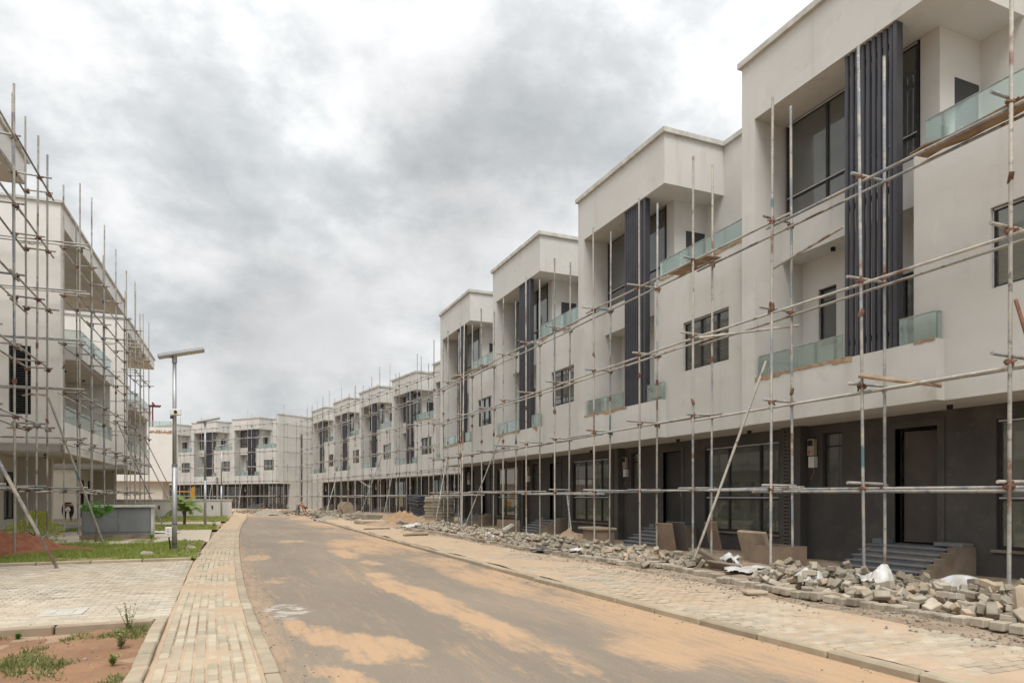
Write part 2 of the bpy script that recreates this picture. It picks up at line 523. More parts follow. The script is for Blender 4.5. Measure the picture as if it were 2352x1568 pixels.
# dusty asphalt with drifts of laterite sand where the photograph has them
def asphalt():
    k = NM('asphalt')
    sep = k.n('ShaderNodeSeparateXYZ')
    k.l(k.pos, sep.inputs[0])
    X, Y = sep.outputs[0], sep.outputs[1]
    grit = k.noise(55, 3, 0.7)
    big = k.ramp(k.noise(0.35, 5, 0.6, sc=(1.6, 0.5, 1)), 0.35, 0.7)
    col = k.mix(big, (0.210, 0.174, 0.136), (0.258, 0.210, 0.160))
    col = k.mul(col, k.math('MULTIPLY_ADD', grit, 0.8, 0.6))
    dark = k.ramp(k.noise(0.5, 4, 0.6, sc=(2.2, 0.35, 1), off=(4, 2, 0)), 0.55, 0.75)
    col = k.mix(k.math('MULTIPLY', dark, 0.5), col, (0.185, 0.168, 0.148))
    # warped position so drift outlines are ragged
    wx = k.math('MULTIPLY_ADD', k.noise(0.9, 7, 0.68, sc=(1.5, 0.4, 1)), 1.1, -0.55)
    wy = k.math('MULTIPLY_ADD', k.noise(0.8, 7, 0.68, off=(9, 4, 0)), 3.4, -1.7)
    xw = k.math('ADD', X, k.math('MULTIPLY', wx, 0.9))
    yw = k.math('ADD', Y, wy)
    tot = None
    for (cx, cy, rx, ry, tilt, amp) in DRIFTS:
        dx = k.math('ADD', xw, -cx)
        dy = k.math('ADD', yw, -cy)
        u = k.math('MULTIPLY_ADD', dy, -tilt, dx)
        a = k.math('DIVIDE', u, rx)
        b = k.math('DIVIDE', dy, ry)
        r = k.math('ADD', k.math('MULTIPLY', a, a), k.math('MULTIPLY', b, b))
        v = k.ramp(r, 2.1, 0.0, 0.0, amp)
        tot = v if tot is None else k.math('MAXIMUM', tot, v)
    tot = k.math('MULTIPLY', tot, k.ramp(k.noise(1.1, 6, 0.65, sc=(2.4, 0.5, 1), off=(6, 3, 0)), 0.30, 0.58, 0.62, 1.15))
    # sand gathered along the kerbs and over the far end
    side = k.ramp(k.math('ADD', X, k.math('MULTIPLY', wx, 1.6)), 3.3, 5.0)
    side = k.math('MULTIPLY', side, k.ramp(k.noise(0.45, 5, 0.6, sc=(1.4, 0.45, 1), off=(1, 7, 0)), 0.30, 0.62))
    left = k.ramp(k.math('ADD', X, k.math('MULTIPLY', wx, 0.8)), 0.95, 0.4, 0.0, 0.55)
    far = k.ramp(k.math('ADD', Y, k.math('MULTIPLY', wy, 4.0)), 46, 60, 0.0, 0.9)
    film = k.ramp(k.noise(0.8, 7, 0.68, sc=(2.6, 0.22, 1), off=(2, 9, 0)), 0.34, 0.80, 0.0, 0.62)
    for o in (side, left, far, film):
        tot = k.math('MAXIMUM', tot, o)
    fine = k.noise(5.0, 7, 0.72, sc=(2.6, 0.36, 1))
    tot = k.math('ADD', tot, k.math('MULTIPLY_ADD', fine, 1.5, -0.84))
    gr2 = k.noise(22, 5, 0.75, sc=(1.3, 0.8, 1))
    tot = k.ramp(k.math('ADD', tot, k.math('MULTIPLY_ADD', gr2, 0.7, -0.35)), 0.05, 0.98)
    tot = k.math('MULTIPLY', tot, k.ramp(k.noise(40, 3, 0.7), 0.25, 0.6, 0.78, 1.0), clamp=True)
    tot = k.math('MULTIPLY', tot, 0.8)
    col = k.mix(tot, col, (0.50, 0.325, 0.19))
    # spilt white plaster near the footpath
    ra = k.math('DIVIDE', k.math('ADD', xw, -0.82), 0.40)
    rb = k.math('DIVIDE', k.math('ADD', yw, -9.45), 0.65)
    wr = k.math('ADD', k.math('MULTIPLY', ra, ra), k.math('MULTIPLY', rb, rb))
    wm = k.math('MULTIPLY', k.ramp(wr, 1.1, 0.2), k.ramp(k.noise(4.5, 6, 0.7), 0.44, 0.62, 0.0, 0.6))
    col = k.mix(wm, col, (0.62, 0.59, 0.53))
    h = k.math('ADD', k.math('MULTIPLY', grit, 1.0), k.noise(160, 2))
    k.principled(col, 0.93, 0, k.bump(h, 0.5, 0.006), 0.25)
    M['asphalt'] = k.m


DRIFTS = [(2.78, 10.3, 0.28, 2.6, -0.03, 1.0), (2.85, 7.6, 0.24, 1.7, 0.02, 0.9), (2.95, 5.9, 0.14, 0.8, 0.0, 0.8),
          (2.96, 18.3, 0.30, 1.3, 0.0, 0.9), (2.81, 13.1, 0.20, 0.55, 0.0, 0.9), (0.80, 8.35, 0.20, 0.55, 0.0, 0.85),
          (1.0, 7.55, 0.20, 0.55, 0.1, 0.9), (1.42, 6.85, 0.30, 0.8, -0.15, 1.0), (0.93, 5.85, 0.20, 0.6, -0.2, 1.0),
          (0.74, 17.9, 0.35, 0.9, 0.0, 0.75), (0.85, 12.8, 0.28, 0.5, 0.0, 0.75), (3.2, 15.6, 0.25, 0.5, 0.0, 0.8),
          (2.36, 15.0, 0.05, 5.0, 0.012, 0.5), (3.9, 21.0, 0.9, 3.4, 0.0, 0.9), (4.4, 11.5, 0.5, 2.6, 0.05, 0.85),
          (4.1, 5.6, 0.7, 0.8, 0.0, 0.8), (2.2, 24.0, 0.5, 0.8, 0, 0.7), (1.0, 4.6, 0.3, 0.6, 0, 0.6)]
asphalt()

# ------------------------------------------------------------------ geometry helpers
class MB:
    def __init__(self):
        self.v, self.f = [], []

    def add(self, vs, fs):
        b = len(self.v)
        self.v += [tuple(p) for p in vs]
        self.f += [tuple(i + b for i in q) for q in fs]
        return self

    def box(self, x0, x1, y0, y1, z0, z1):
        if x1 < x0: x0, x1 = x1, x0
        if y1 < y0: y0, y1 = y1, y0
        if z1 < z0: z0, z1 = z1, z0
        return self.add([(x0, y0, z0), (x1, y0, z0), (x1, y1, z0), (x0, y1, z0), (x0, y0, z1), (x1, y0, z1), (x1, y1, z1), (x0, y1, z1)],
                        [(0, 3, 2, 1), (4, 5, 6, 7), (0, 1, 5, 4), (1, 2, 6, 5), (2, 3, 7, 6), (3, 0, 4, 7)])

    def cbox(self, dx, dy, dz, ch=0.008, mat=None):
        """box about the origin with chamfered edges; mat moves it"""
        hx, hy, hz = dx / 2, dy / 2, dz / 2
        vs, idx = [], {}
        for sx in (-1, 1):
            for sy in (-1, 1):
                for sz in (-1, 1):
                    for ax in range(3):
                        p = [sx * (hx - ch), sy * (hy - ch), sz * (hz - ch)]
                        p[ax] = (sx * hx, sy * hy, sz * hz)[ax]
                        idx[(sx, sy, sz, ax)] = len(vs)
                        vs.append(Vector(p))
        fs = []
        for ax in range(3):
            o = [i for i in range(3) if i != ax]
            for s in (-1, 1):
                q = []
                for a, b in ((-1, -1), (1, -1), (1, 1), (-1, 1)):
                    k = [0, 0, 0]
                    k[ax], k[o[0]], k[o[1]] = s, a, b
                    q.append(idx[(*k, ax)])
                fs.append(q if (s > 0) != (ax == 1) else q[::-1])
        for ax in range(3):
            o = [i for i in range(3) if i != ax]
            for a in (-1, 1):
                for b in (-1, 1):
                    k0, k1 = [0, 0, 0], [0, 0, 0]
                    k0[ax], k1[ax] = -1, 1
                    for k in (k0, k1):
                        k[o[0]], k[o[1]] = a, b
                    q = [idx[(*k0, o[0])], idx[(*k1, o[0])], idx[(*k1, o[1])], idx[(*k0, o[1])]]
                    sgn = a * b * (1 if ax != 1 else -1)
                    fs.append(q if sgn > 0 else q[::-1])
        for sx in (-1, 1):
            for sy in (-1, 1):
                for sz in (-1, 1):
                    q = [idx[(sx, sy, sz, 0)], idx[(sx, sy, sz, 1)], idx[(sx, sy, sz, 2)]]
                    fs.append(q if sx * sy * sz > 0 else q[::-1])
        if mat is not None:
            vs = [mat @ p for p in vs]
        return self.add(vs, fs)

    def tube(self, p, q, r, n=8, r2=None, cap=True):
        p, q = Vector(p), Vector(q)
        r2 = r if r2 is None else r2
        d = (q - p).normalized()
        a = d.orthogonal().normalized()
        b = d.cross(a)
        vs = []
        for c, rr in ((p, r), (q, r2)):
            for i in range(n):
                t = 2 * pi * i / n
                vs.append(c + a * (rr * cos(t)) + b * (rr * sin(t)))
        fs = [(i, (i + 1) % n, n + (i + 1) % n, n + i) for i in range(n)]
        if cap:
            fs += [tuple(range(n - 1, -1, -1)), tuple(range(n, 2 * n))]
        return self.add(vs, fs)

    def prism(self, pts, z0, z1):
        n = len(pts)
        vs = [(x, y, z0) for x, y in pts] + [(x, y, z1) for x, y in pts]
        fs = [(i, (i + 1) % n, n + (i + 1) % n, n + i) for i in range(n)]
        fs += [tuple(range(n - 1, -1, -1)), tuple(range(n, 2 * n))]
        return self.add(vs, fs)

    def wall(self, s0, s1, z0, z1, d0, d1, holes):
        """wall in the s-z plane from depth d0 to d1, with rectangular holes (s0,s1,z0,z1)"""
        ss = sorted({s0, s1, *[v for h in holes for v in h[:2]]})
        ss = [v for v in ss if s0 <= v <= s1]
        for a, b in zip(ss[:-1], ss[1:]):
            hs = sorted([h for h in holes if h[0] <= a and h[1] >= b], key=lambda h: h[2])
            z = z0
            for h in hs:
                if h[2] > z:
                    self.box(a, b, d0, d1, z, h[2])
                z = h[3]
            if z < z1:
                self.box(a, b, d0, d1, z, z1)
        return self

    def mesh(self, name, smooth=False):
        m = bpy.data.meshes.new(name)
        m.from_pydata(self.v, [], self.f)
        if smooth:
            m.polygons.foreach_set('use_smooth', [True] * len(m.polygons))
        m.update()
        return m


def ob(name, data, mat=None, parent=None, loc=(0, 0, 0), rot=(0, 0, 0), scale=(1, 1, 1), kind=None, smooth=False):
    if isinstance(data, MB):
        data = data.mesh(name, smooth)
    if data is not None and mat is not None and not data.materials:
        data.materials.append(M[mat])
    o = bpy.data.objects.new(name, data)
    COL.objects.link(o)
    o.location, o.rotation_euler, o.scale = loc, rot, scale
    if parent is not None:
        o.parent = parent
    if kind:
        o['kind'] = kind
    return o


def tag(o, label, cat, group=None):
    o['label'] = label
    o['category'] = cat
    if group:
        o['group'] = group
    return o


def thing(name, label, cat, loc=(0, 0, 0), rz=0.0, group=None):
    return tag(ob(name, None, loc=loc, rot=(0, 0, rz)), label, cat, group)


def copy_tree(o, parent=None):
    c = o.copy()
    COL.objects.link(c)
    c.parent = parent
    for ch in list(o.children):
        copy_tree(ch, c)
    return c


def fb(x, y, z=0.0, o=4):
    return mnoise.fractal(Vector((x, y, z)), 0.9, 2.0, o)


def sheet(x0, x1, y0, y1, nx, ny, zf, keep=None):
    mb = MB()
    idx = {}
    for j in range(ny + 1):
        for i in range(nx + 1):
            x = x0 + (x1 - x0) * i / nx
            y = y0 + (y1 - y0) * j / ny
            idx[(i, j)] = len(mb.v)
            mb.v.append((x, y, zf(x, y)))
    for j in range(ny):
        for i in range(nx):
            mb.f.append((idx[(i, j)], idx[(i + 1, j)], idx[(i + 1, j + 1)], idx[(i, j + 1)]))
    return mb


def interp(tab, y):
    if y <= tab[0][0]:
        return tab[0][1]
    for (a, b), (c, d) in zip(tab[:-1], tab[1:]):
        if y <= c:
            t = (y - a) / (c - a)
            return b + (d - b) * t
    return tab[-1][1]


def smooth_tab(tab, step=1.0):
    """resample a (y, x) table through a Catmull-Rom spline"""
    out = []
    n = len(tab)
    for i in range(n - 1):
        p0, p1, p2, p3 = tab[max(i - 1, 0)], tab[i], tab[i + 1], tab[min(i + 2, n - 1)]
        k = max(1, int((p2[0] - p1[0]) / step))
        for j in range(k):
            t = j / k
            y = p1[0] + (p2[0] - p1[0]) * t
            m1 = (p2[1] - p0[1]) / max(p2[0] - p0[0], 1e-6) * (p2[0] - p1[0])
            m2 = (p3[1] - p1[1]) / max(p3[0] - p1[0], 1e-6) * (p2[0] - p1[0])
            h = (2 * t ** 3 - 3 * t ** 2 + 1) * p1[1] + (t ** 3 - 2 * t ** 2 + t) * m1 + (-2 * t ** 3 + 3 * t ** 2) * p2[1] + (t ** 3 - t ** 2) * m2
            out.append((y, h))
    out.append(tab[-1])
    return out


# ------------------------------------------------------------------ the ground, the road, the pavements
ROAD_L = smooth_tab([(-12, 0.55), (0, 0.5), (5.8, 0.46), (9.1, 0.39), (12, 0.37), (18.4, 0.44), (26, 0.6), (31, 0.74), (40, 1.12), (52, 1.75), (58, 2.0), (66, 2.3)])
ROAD_R = smooth_tab([(-12, 5.25), (4, 5.19), (10, 5.12), (17, 5.18), (23, 5.25), (31, 5.35), (38, 5.45), (48, 5.65), (58, 6.2), (66, 7.0)])
PATH_L = smooth_tab([(-12, -0.5), (5.8, -0.54), (9.1, -0.56), (13, -0.55), (16.3, -0.54), (23, -0.4), (34, -0.04), (44, 0.35), (55, 0.78), (60, 0.92), (80, 1.2)])


def strip(ta, tb, y0, y1, step, z, nx=1, zf=None):
    mb = MB()
    ny = int((y1 - y0) / step)
    for j in range(ny + 1):
        y = y0 + (y1 - y0) * j / ny
        a, b = ta(y), tb(y)
        for i in range(nx + 1):
            x = a + (b - a) * i / nx
            mb.v.append((x, y, z + (zf(x, y) if zf else 0)))
    for j in range(ny):
        for i in range(nx):
            k = j * (nx + 1) + i
            mb.f.append((k, k + 1, k + nx + 2, k + nx + 1))
    return mb


rl = lambda y: interp(ROAD_L, y)
rr = lambda y: interp(ROAD_R, y)
pl = lambda y: interp(PATH_L, y)

ground = MB()
ground.v = [(-600, -300, -0.05), (600, -300, -0.05), (600, 900, -0.05), (-600, 900, -0.05)]
ground.f = [(0, 1, 2, 3)]
ob('ground', ground, 'dirt', kind='structure')
ob('road', strip(rl, rr, -12, 64, 1.0, 0.0, 4), 'asphalt', kind='structure')

# far spread of dust where the road runs out
ob('road_end', sheet(-0.5, 22, 64, 108, 30, 40, lambda x, y: -0.03 + 0.05 * fb(x * .3, y * .3)), 'sand', kind='structure')

# --- footpath beside the road, on the near side
path = ob('footpath', strip(lambda y: pl(y) - 0.02, lambda y: rl(y) - 0.13, -12, 80, 0.12, 0.034, 10, lambda x, y: 0.020 * max(-1, min(1, 1.9 * fb(x * 1.3, y * .7, 3.0))) + 0.003 * fb(x * 9, y * 9)), 'sand', kind='structure')
PV = MB().cbox(0.188, 0.090, 0.06, 0.010).mesh('paver')
PV.materials.append(M['paver_path'])
PVD = MB().cbox(0.192, 0.092, 0.06, 0.006).mesh('paver')
PVD.materials.append(M['paver_drive'])
PVR = MB().cbox(0.190, 0.090, 0.06, 0.009).mesh('paver')
PVR.materials.append(M['paver_right'])


def lay(parent, cells, proto, matname, most=300):
    """cells: (x, y, z, rz) sorted nearest first; the first become objects, the rest one mesh"""
    rest = MB()
    for i, (x, y, z, rz) in enumerate(cells):
        tx, ty = random.gauss(0, 0.008), random.gauss(0, 0.008)
        if i < most:
            ob('paver', proto, parent=parent, loc=(x, y, z), rot=(tx, ty, rz))
        else:
            m = Matrix.Translation((x, y, z)) @ Matrix.Rotation(rz, 4, 'Z') @ Matrix.Rotation(tx, 4, 'X') @ Matrix.Rotation(ty, 4, 'Y')
            b = len(rest.v)
            for px_, py_, pz_ in ((-.096, -.046, -.03), (.096, -.046, -.03), (.096, .046, -.03), (-.096, .046, -.03), (-.092, -.042, .03), (.092, -.042, .03), (.092, .042, .03), (-.092, .042, .03)):
                rest.v.append(tuple(m @ Vector((px_, py_, pz_))))
            rest.f += [(b + 4, b + 5, b + 6, b + 7), (b, b + 1, b + 5, b + 4), (b + 1, b + 2, b + 6, b + 5), (b + 2, b + 3, b + 7, b + 6), (b + 3, b, b + 4, b + 7)]
    if rest.v:
        ob('paver_field', rest, matname, parent, kind='stuff')


cells = []
NC = 8
for c in range(NC):
    y = 3.2 + (0.1 if c % 2 else 0) + random.uniform(0, 0.05)
    while y < 34:
        a, b = pl(y) + 0.02, rl(y) - 0.15
        x = a + (b - a) * (c + 0.5) / NC
        s = atan2(-(pl(y + .3) - pl(y - .3)), .6)
        cells.append((x, y, 0.012 + random.gauss(0, 0.0025), pi / 2 + s))
        y += 0.2
cells.sort(key=lambda q: q[1])
cells = [q for q in cells if q[1] > 4.9 or random.random() < 1]
near = [q for q in cells if q[1] >= 5.3]
lay(path, near + [q for q in cells if q[1] < 5.3], PV, 'paver_path')

# kerb stones between footpath and road
KS = MB().cbox(0.13, 0.49, 0.22, 0.012).mesh('kerb_stone')
KS.materials.append(M['kerb'])
y = 3.0
while y < 58:
    s = atan2(-(rl(y + .4) - rl(y - .4)), .8)
    ob('kerb_stone', KS, parent=path, loc=(rl(y + .25) - 0.065, y + 0.25, -0.062 + random.gauss(0, .004)), rot=(0, 0, s + random.gauss(0, 0.008)))
    y += 0.5 if y < 40 else 0.5
# upright kerb on the soil side, close to the camera
y = 3.0
while y < 9.0:
    ob('kerb_stone', KS, parent=path, loc=(pl(y) - 0.09, y + 0.25, -0.035 + random.gauss(0, .006)), rot=(0, 0, random.gauss(0, 0.02)))
    y += 0.505

# --- pavement in front of the townhouses
pr_in = lambda y: rr(y) + 0.15
pr_out = lambda y: interp([(-12, 7.0), (4, 7.0), (7.2, 7.05), (8.3, 7.4), (12, 7.35), (17, 7.3), (30, 7.2), (46, 7.0)], y)
pave = ob('pavement', strip(pr_in, pr_out, -12, 44, 0.12, 0.062, 12, lambda x, y: 0.02 * max(-1, min(1, 1.6 * fb(x * .8, y * .5, 8.0))) + 0.004 * fb(x * 8, y * 8) + 0.016 * min(1.0, max(0.0, (y - 9.0) / 5.0))), 'sand', kind='structure')
cells = []
y = 3.6
k = 0
while y < 19:
    x = pr_in(y) + 0.1 + (0.1 if k % 2 else 0)
    while x < pr_out(y) - 0.06:
        cells.append((x, y, 0.042 + random.gauss(0, .003) + 0.006 * fb(x * .7, y * .7, 2.), random.gauss(0, .012)))
        x += 0.2
    y += 0.1
    k += 1
cells.sort(key=lambda q: abs(q[1] - 4.9) * 1.0 + (0 if q[1] > 3.9 else 9))
lay(pave, cells, PVR, 'paver_right')
KL = MB().cbox(0.14, 0.885, 0.26, 0.02).mesh('kerb_stone')
KL.materials.append(M['kerb'])
y = 2.0
while y < 48:
    s = atan2(-(rr(y + .6) - rr(y - .3)), .9)
    ob('kerb_stone', KL, parent=pave, loc=(rr(y + .45) + 0.07, y + 0.45, -0.052 + random.gauss(0, .007)), rot=(random.gauss(0, .004), 0, s + random.gauss(0, 0.006)))
    y += 0.9

# --- rough verge between pavement and houses
def verge_z(x, y):
    return 0.03 + 0.05 * fb(x * .9, y * .6, 5) + 0.015 * fb(x * 6, y * 6) + 0.05 * max(0, min(1, (x - 8.6) / 1.5))


verge = ob('verge', strip(lambda y: pr_out(y) - 0.05, lambda y: 12.6 if y < 37 else 20, 2, 64, 0.2, 0.0, 34, verge_z), 'verge_dirt', kind='structure')

# the row of blocks that edges the verge
EB = MB().cbox(0.19, 0.155, 0.10, 0.012).mesh('edge_block')
EB.materials.append(M['block'])
y = 4.2
while y < 30:
    gap = 9.55 < y < 9.75 or 18.6 < y < 19.4
    if not gap:
        x = 7.98 + 0.16 * sin(y * .55 + 1) * (1 if y < 12 else .6) + (0.22 if 9.4 < y < 12 else 0) - (0.15 if y > 12.5 else 0) + random.gauss(0, .012)
        ob('edge_block', EB, parent=verge, loc=(x, y, 0.075 + random.gauss(0, .008)), rot=(random.gauss(0, .03), random.gauss(0, .03), random.gauss(0, .08)))
    y += 0.2 if y < 14 else 0.42

# --- drives, lawns and soil across the street
drive = ob('driveway', sheet(-13, -0.58, 9.18, 17.3, 60, 40, lambda x, y: 0.040 + 0.008 * fb(x * .7, y * .7, 4)), 'paver_drive', kind='structure')
cells = []
y = 9.27
k = 0
while y < 17.25:
    x = -0.68 - (0.1 if k % 2 else 0)
    while x > -6.0:
        if x > -0.28 * y - 0.4:
            cells.append((x, y, 0.019 + random.gauss(0, .0025), random.gauss(0, .01)))
        x -= 0.2
    y += 0.1
    k += 1
cells.sort(key=lambda q: q[1])
lay(drive, cells, PVD, 'paver_drive')
drive_kerb = MB().cbox(0.98, 0.12, 0.22, 0.015).mesh('kerb_stone')
drive_kerb.materials.append(M['concrete_tan'])
for yk, x0 in ((9.12, -0.72), (17.38, -0.62)):
    for i in range(9):
        ob('kerb_stone', drive_kerb, parent=drive, loc=(x0 - 0.5 - i * 1.0, yk + random.gauss(0, .006), -0.06 + (0.055 if yk > 12 else 0.0)), rot=(0, 0, random.gauss(0, .006)))
ob('drain_cover', MB().box(-2.06, -1.58, 9.83, 10.36, 0.03, 0.056).box(-1.95, -1.9, 9.95, 10.25, 0.056, 0.062).box(-1.75, -1.7, 9.95, 10.25, 0.056, 0.062), 'cover', drive)
ob('driveway', sheet(-13, -0.36, 24.0, 32.7, 40, 30, lambda x, y: 0.05 + 0.01 * fb(x * .7, y * .7, 4)), 'paver_drive', kind='structure')
ob('driveway', sheet(-13, 0.0, 38.6, 43.4, 40, 20, lambda x, y: 0.05 + 0.01 * fb(x * .7, y * .7, 4)), 'paver_drive', kind='structure')

near_z = lambda x, y: -0.02 + 0.06 * fb(x * .8, y * .8, 7) + 0.012 * fb(x * 6, y * 6)
ob('soil_bed', strip(lambda y: -9, lambda y: pl(y) - 0.14, -6, 9.06, 0.15, 0, 60, near_z), 'soil_near', kind='structure')
lawn_z = lambda x, y: 0.05 + 0.05 * fb(x * .7, y * .7, 2) + 0.012 * fb(x * 5, y * 5)
LAWNS = [(17.45, 23.95), (32.75, 38.55), (43.45, 54.5)]
for a, b in LAWNS:
    ob('lawn', strip(lambda y: -14, lambda y: pl(y) - 0.06, a, b, 0.2, 0, 60, lawn_z), 'lawn_soil', kind='structure')

# ------------------------------------------------------------------ townhouse (local x along the front, y into the house)
HW = 7.75


def window(parent, name, s0, s1, z0, z1, d, mull, trans, fw=0.05, film=True, low=None):
    """frame as a part, each pane a sub-part, white protective film left on some members"""
    f = MB()
    f.box(s0, s0 + fw, d, d + 0.07, z0, z1).box(s1 - fw, s1, d, d + 0.07, z0, z1)
    f.box(s0 + fw, s1 - fw, d, d + 0.07, z0, z0 + fw).box(s0 + fw, s1 - fw, d, d + 0.07, z1 - fw, z1)
    for m in mull:
        f.box(m - fw * .55, m + fw * .55, d - 0.004, d + 0.066, z0 + fw, z1 - fw)
    xs = [s0 + fw] + [v for m in mull for v in (m - fw * .55, m + fw * .55)] + [s1 - fw]
    for t in trans:
        for a, b in zip(xs[0::2], xs[1::2]):
            f.box(a, b, d + 0.002, d + 0.064, t - fw * .6, t + fw * .6)
    w = ob(name, f, 'frame_dark', parent)
    zs = [z0 + fw] + [v for t in trans for v in (t - fw * .6, t + fw * .6)] + [z1 - fw]
    for a, b in zip(xs[0::2], xs[1::2]):
        for c, e in zip(zs[0::2], zs[1::2]):
            ob('pane', MB().box(a, b, d + 0.030, d + 0.036, c, e), low if (low and c < z0 + 0.1) else 'window_glass', w)
    if film:
        bs = [(s0 + 0.02, s1 - 0.02, d - 0.006, d - 0.001, z1 - fw * .8, z1 - fw * .25)]
        for t in trans:
            bs.append((s0 + 0.03, s1 - 0.03, d - 0.010, d - 0.0055, t + 0.002, t + fw * .5))
        if not trans:
            bs.append((s0 + 0.005, s0 + fw * .5, d - 0.012, d - 0.007, z0, z1 - fw))
            bs.append((s0 + fw, s1 - 0.02, d - 0.006, d - 0.001, z0 + 0.002, z0 + fw * .5))
        for b in bs:
            ob('protective_film', MB().box(*b), 'frame_film', w)
    return w


def railing(parent, pts, z0, z1, panel=1.05):
    """pts: polyline (s, d); thin top rail as the part, glass panels as sub-parts"""
    r = MB()
    for a, b in zip(pts[:-1], pts[1:]):
        r.tube((a[0], a[1], z1 + 0.008), (b[0], b[1], z1 + 0.008), 0.012, 6)
    g = ob('glass_railing', r, 'frame_metal', parent)
    for a, b in zip(pts[:-1], pts[1:]):
        L = sqrt((b[0] - a[0]) ** 2 + (b[1] - a[1]) ** 2)
        n = max(1, round(L / panel))
        for i in range(n):
            t0, t1 = i / n + 0.006 / L, (i + 1) / n - 0.006 / L
            p = (a[0] + (b[0] - a[0]) * t0, a[1] + (b[1] - a[1]) * t0)
            q = (a[0] + (b[0] - a[0]) * t1, a[1] + (b[1] - a[1]) * t1)
            dx, dy = (q[0] - p[0]), (q[1] - p[1])
            l = sqrt(dx * dx + dy * dy)
            nx_, ny_ = -dy / l * 0.006, dx / l * 0.006
            m = MB().prism([(p[0] + nx_, p[1] + ny_), (p[0] - nx_, p[1] - ny_), (q[0] - nx_, q[1] - ny_), (q[0] + nx_, q[1] + ny_)], z0, z1)
            ob('glass_panel', m, 'rail_glass', g)
    return g


def smear(parent, s0, s1, z, d, depth, seed):
    """mortar squeezed out under a glass panel: a thin ragged band"""
    rs = random.Random(seed)
    n = max(6, int((s1 - s0) / 0.07))
    top, bot = [], []
    for i in range(n + 1):
        s = s0 + (s1 - s0) * i / n
        top.append((s, z + 0.015 + rs.uniform(-.006, .008)))
        h = depth * (0.45 + 0.55 * abs(fb(s * 1.7, seed * 1.3, 0))) * (1.2 if fb(s * .8, seed, 4) > 0.05 else .55)
        bot.append((s, z - h - rs.uniform(0, .02)))
    m = MB()
    ring = top + bot[::-1]
    k = len(top)
    for y in (d - 0.012, d):
        m.v += [(s, y, zz) for s, zz in ring]
    for i in range(n):
        a, b, c, e = i, i + 1, 2 * k - 2 - i, 2 * k - 1 - i
        m.f.append((a, e, c, b))
    N = 2 * k
    for i in range(N):
        j = (i + 1) % N
        m.f.append((i, j, j + N, i + N))
    ob('mortar_smear', m, 'mortar', parent)


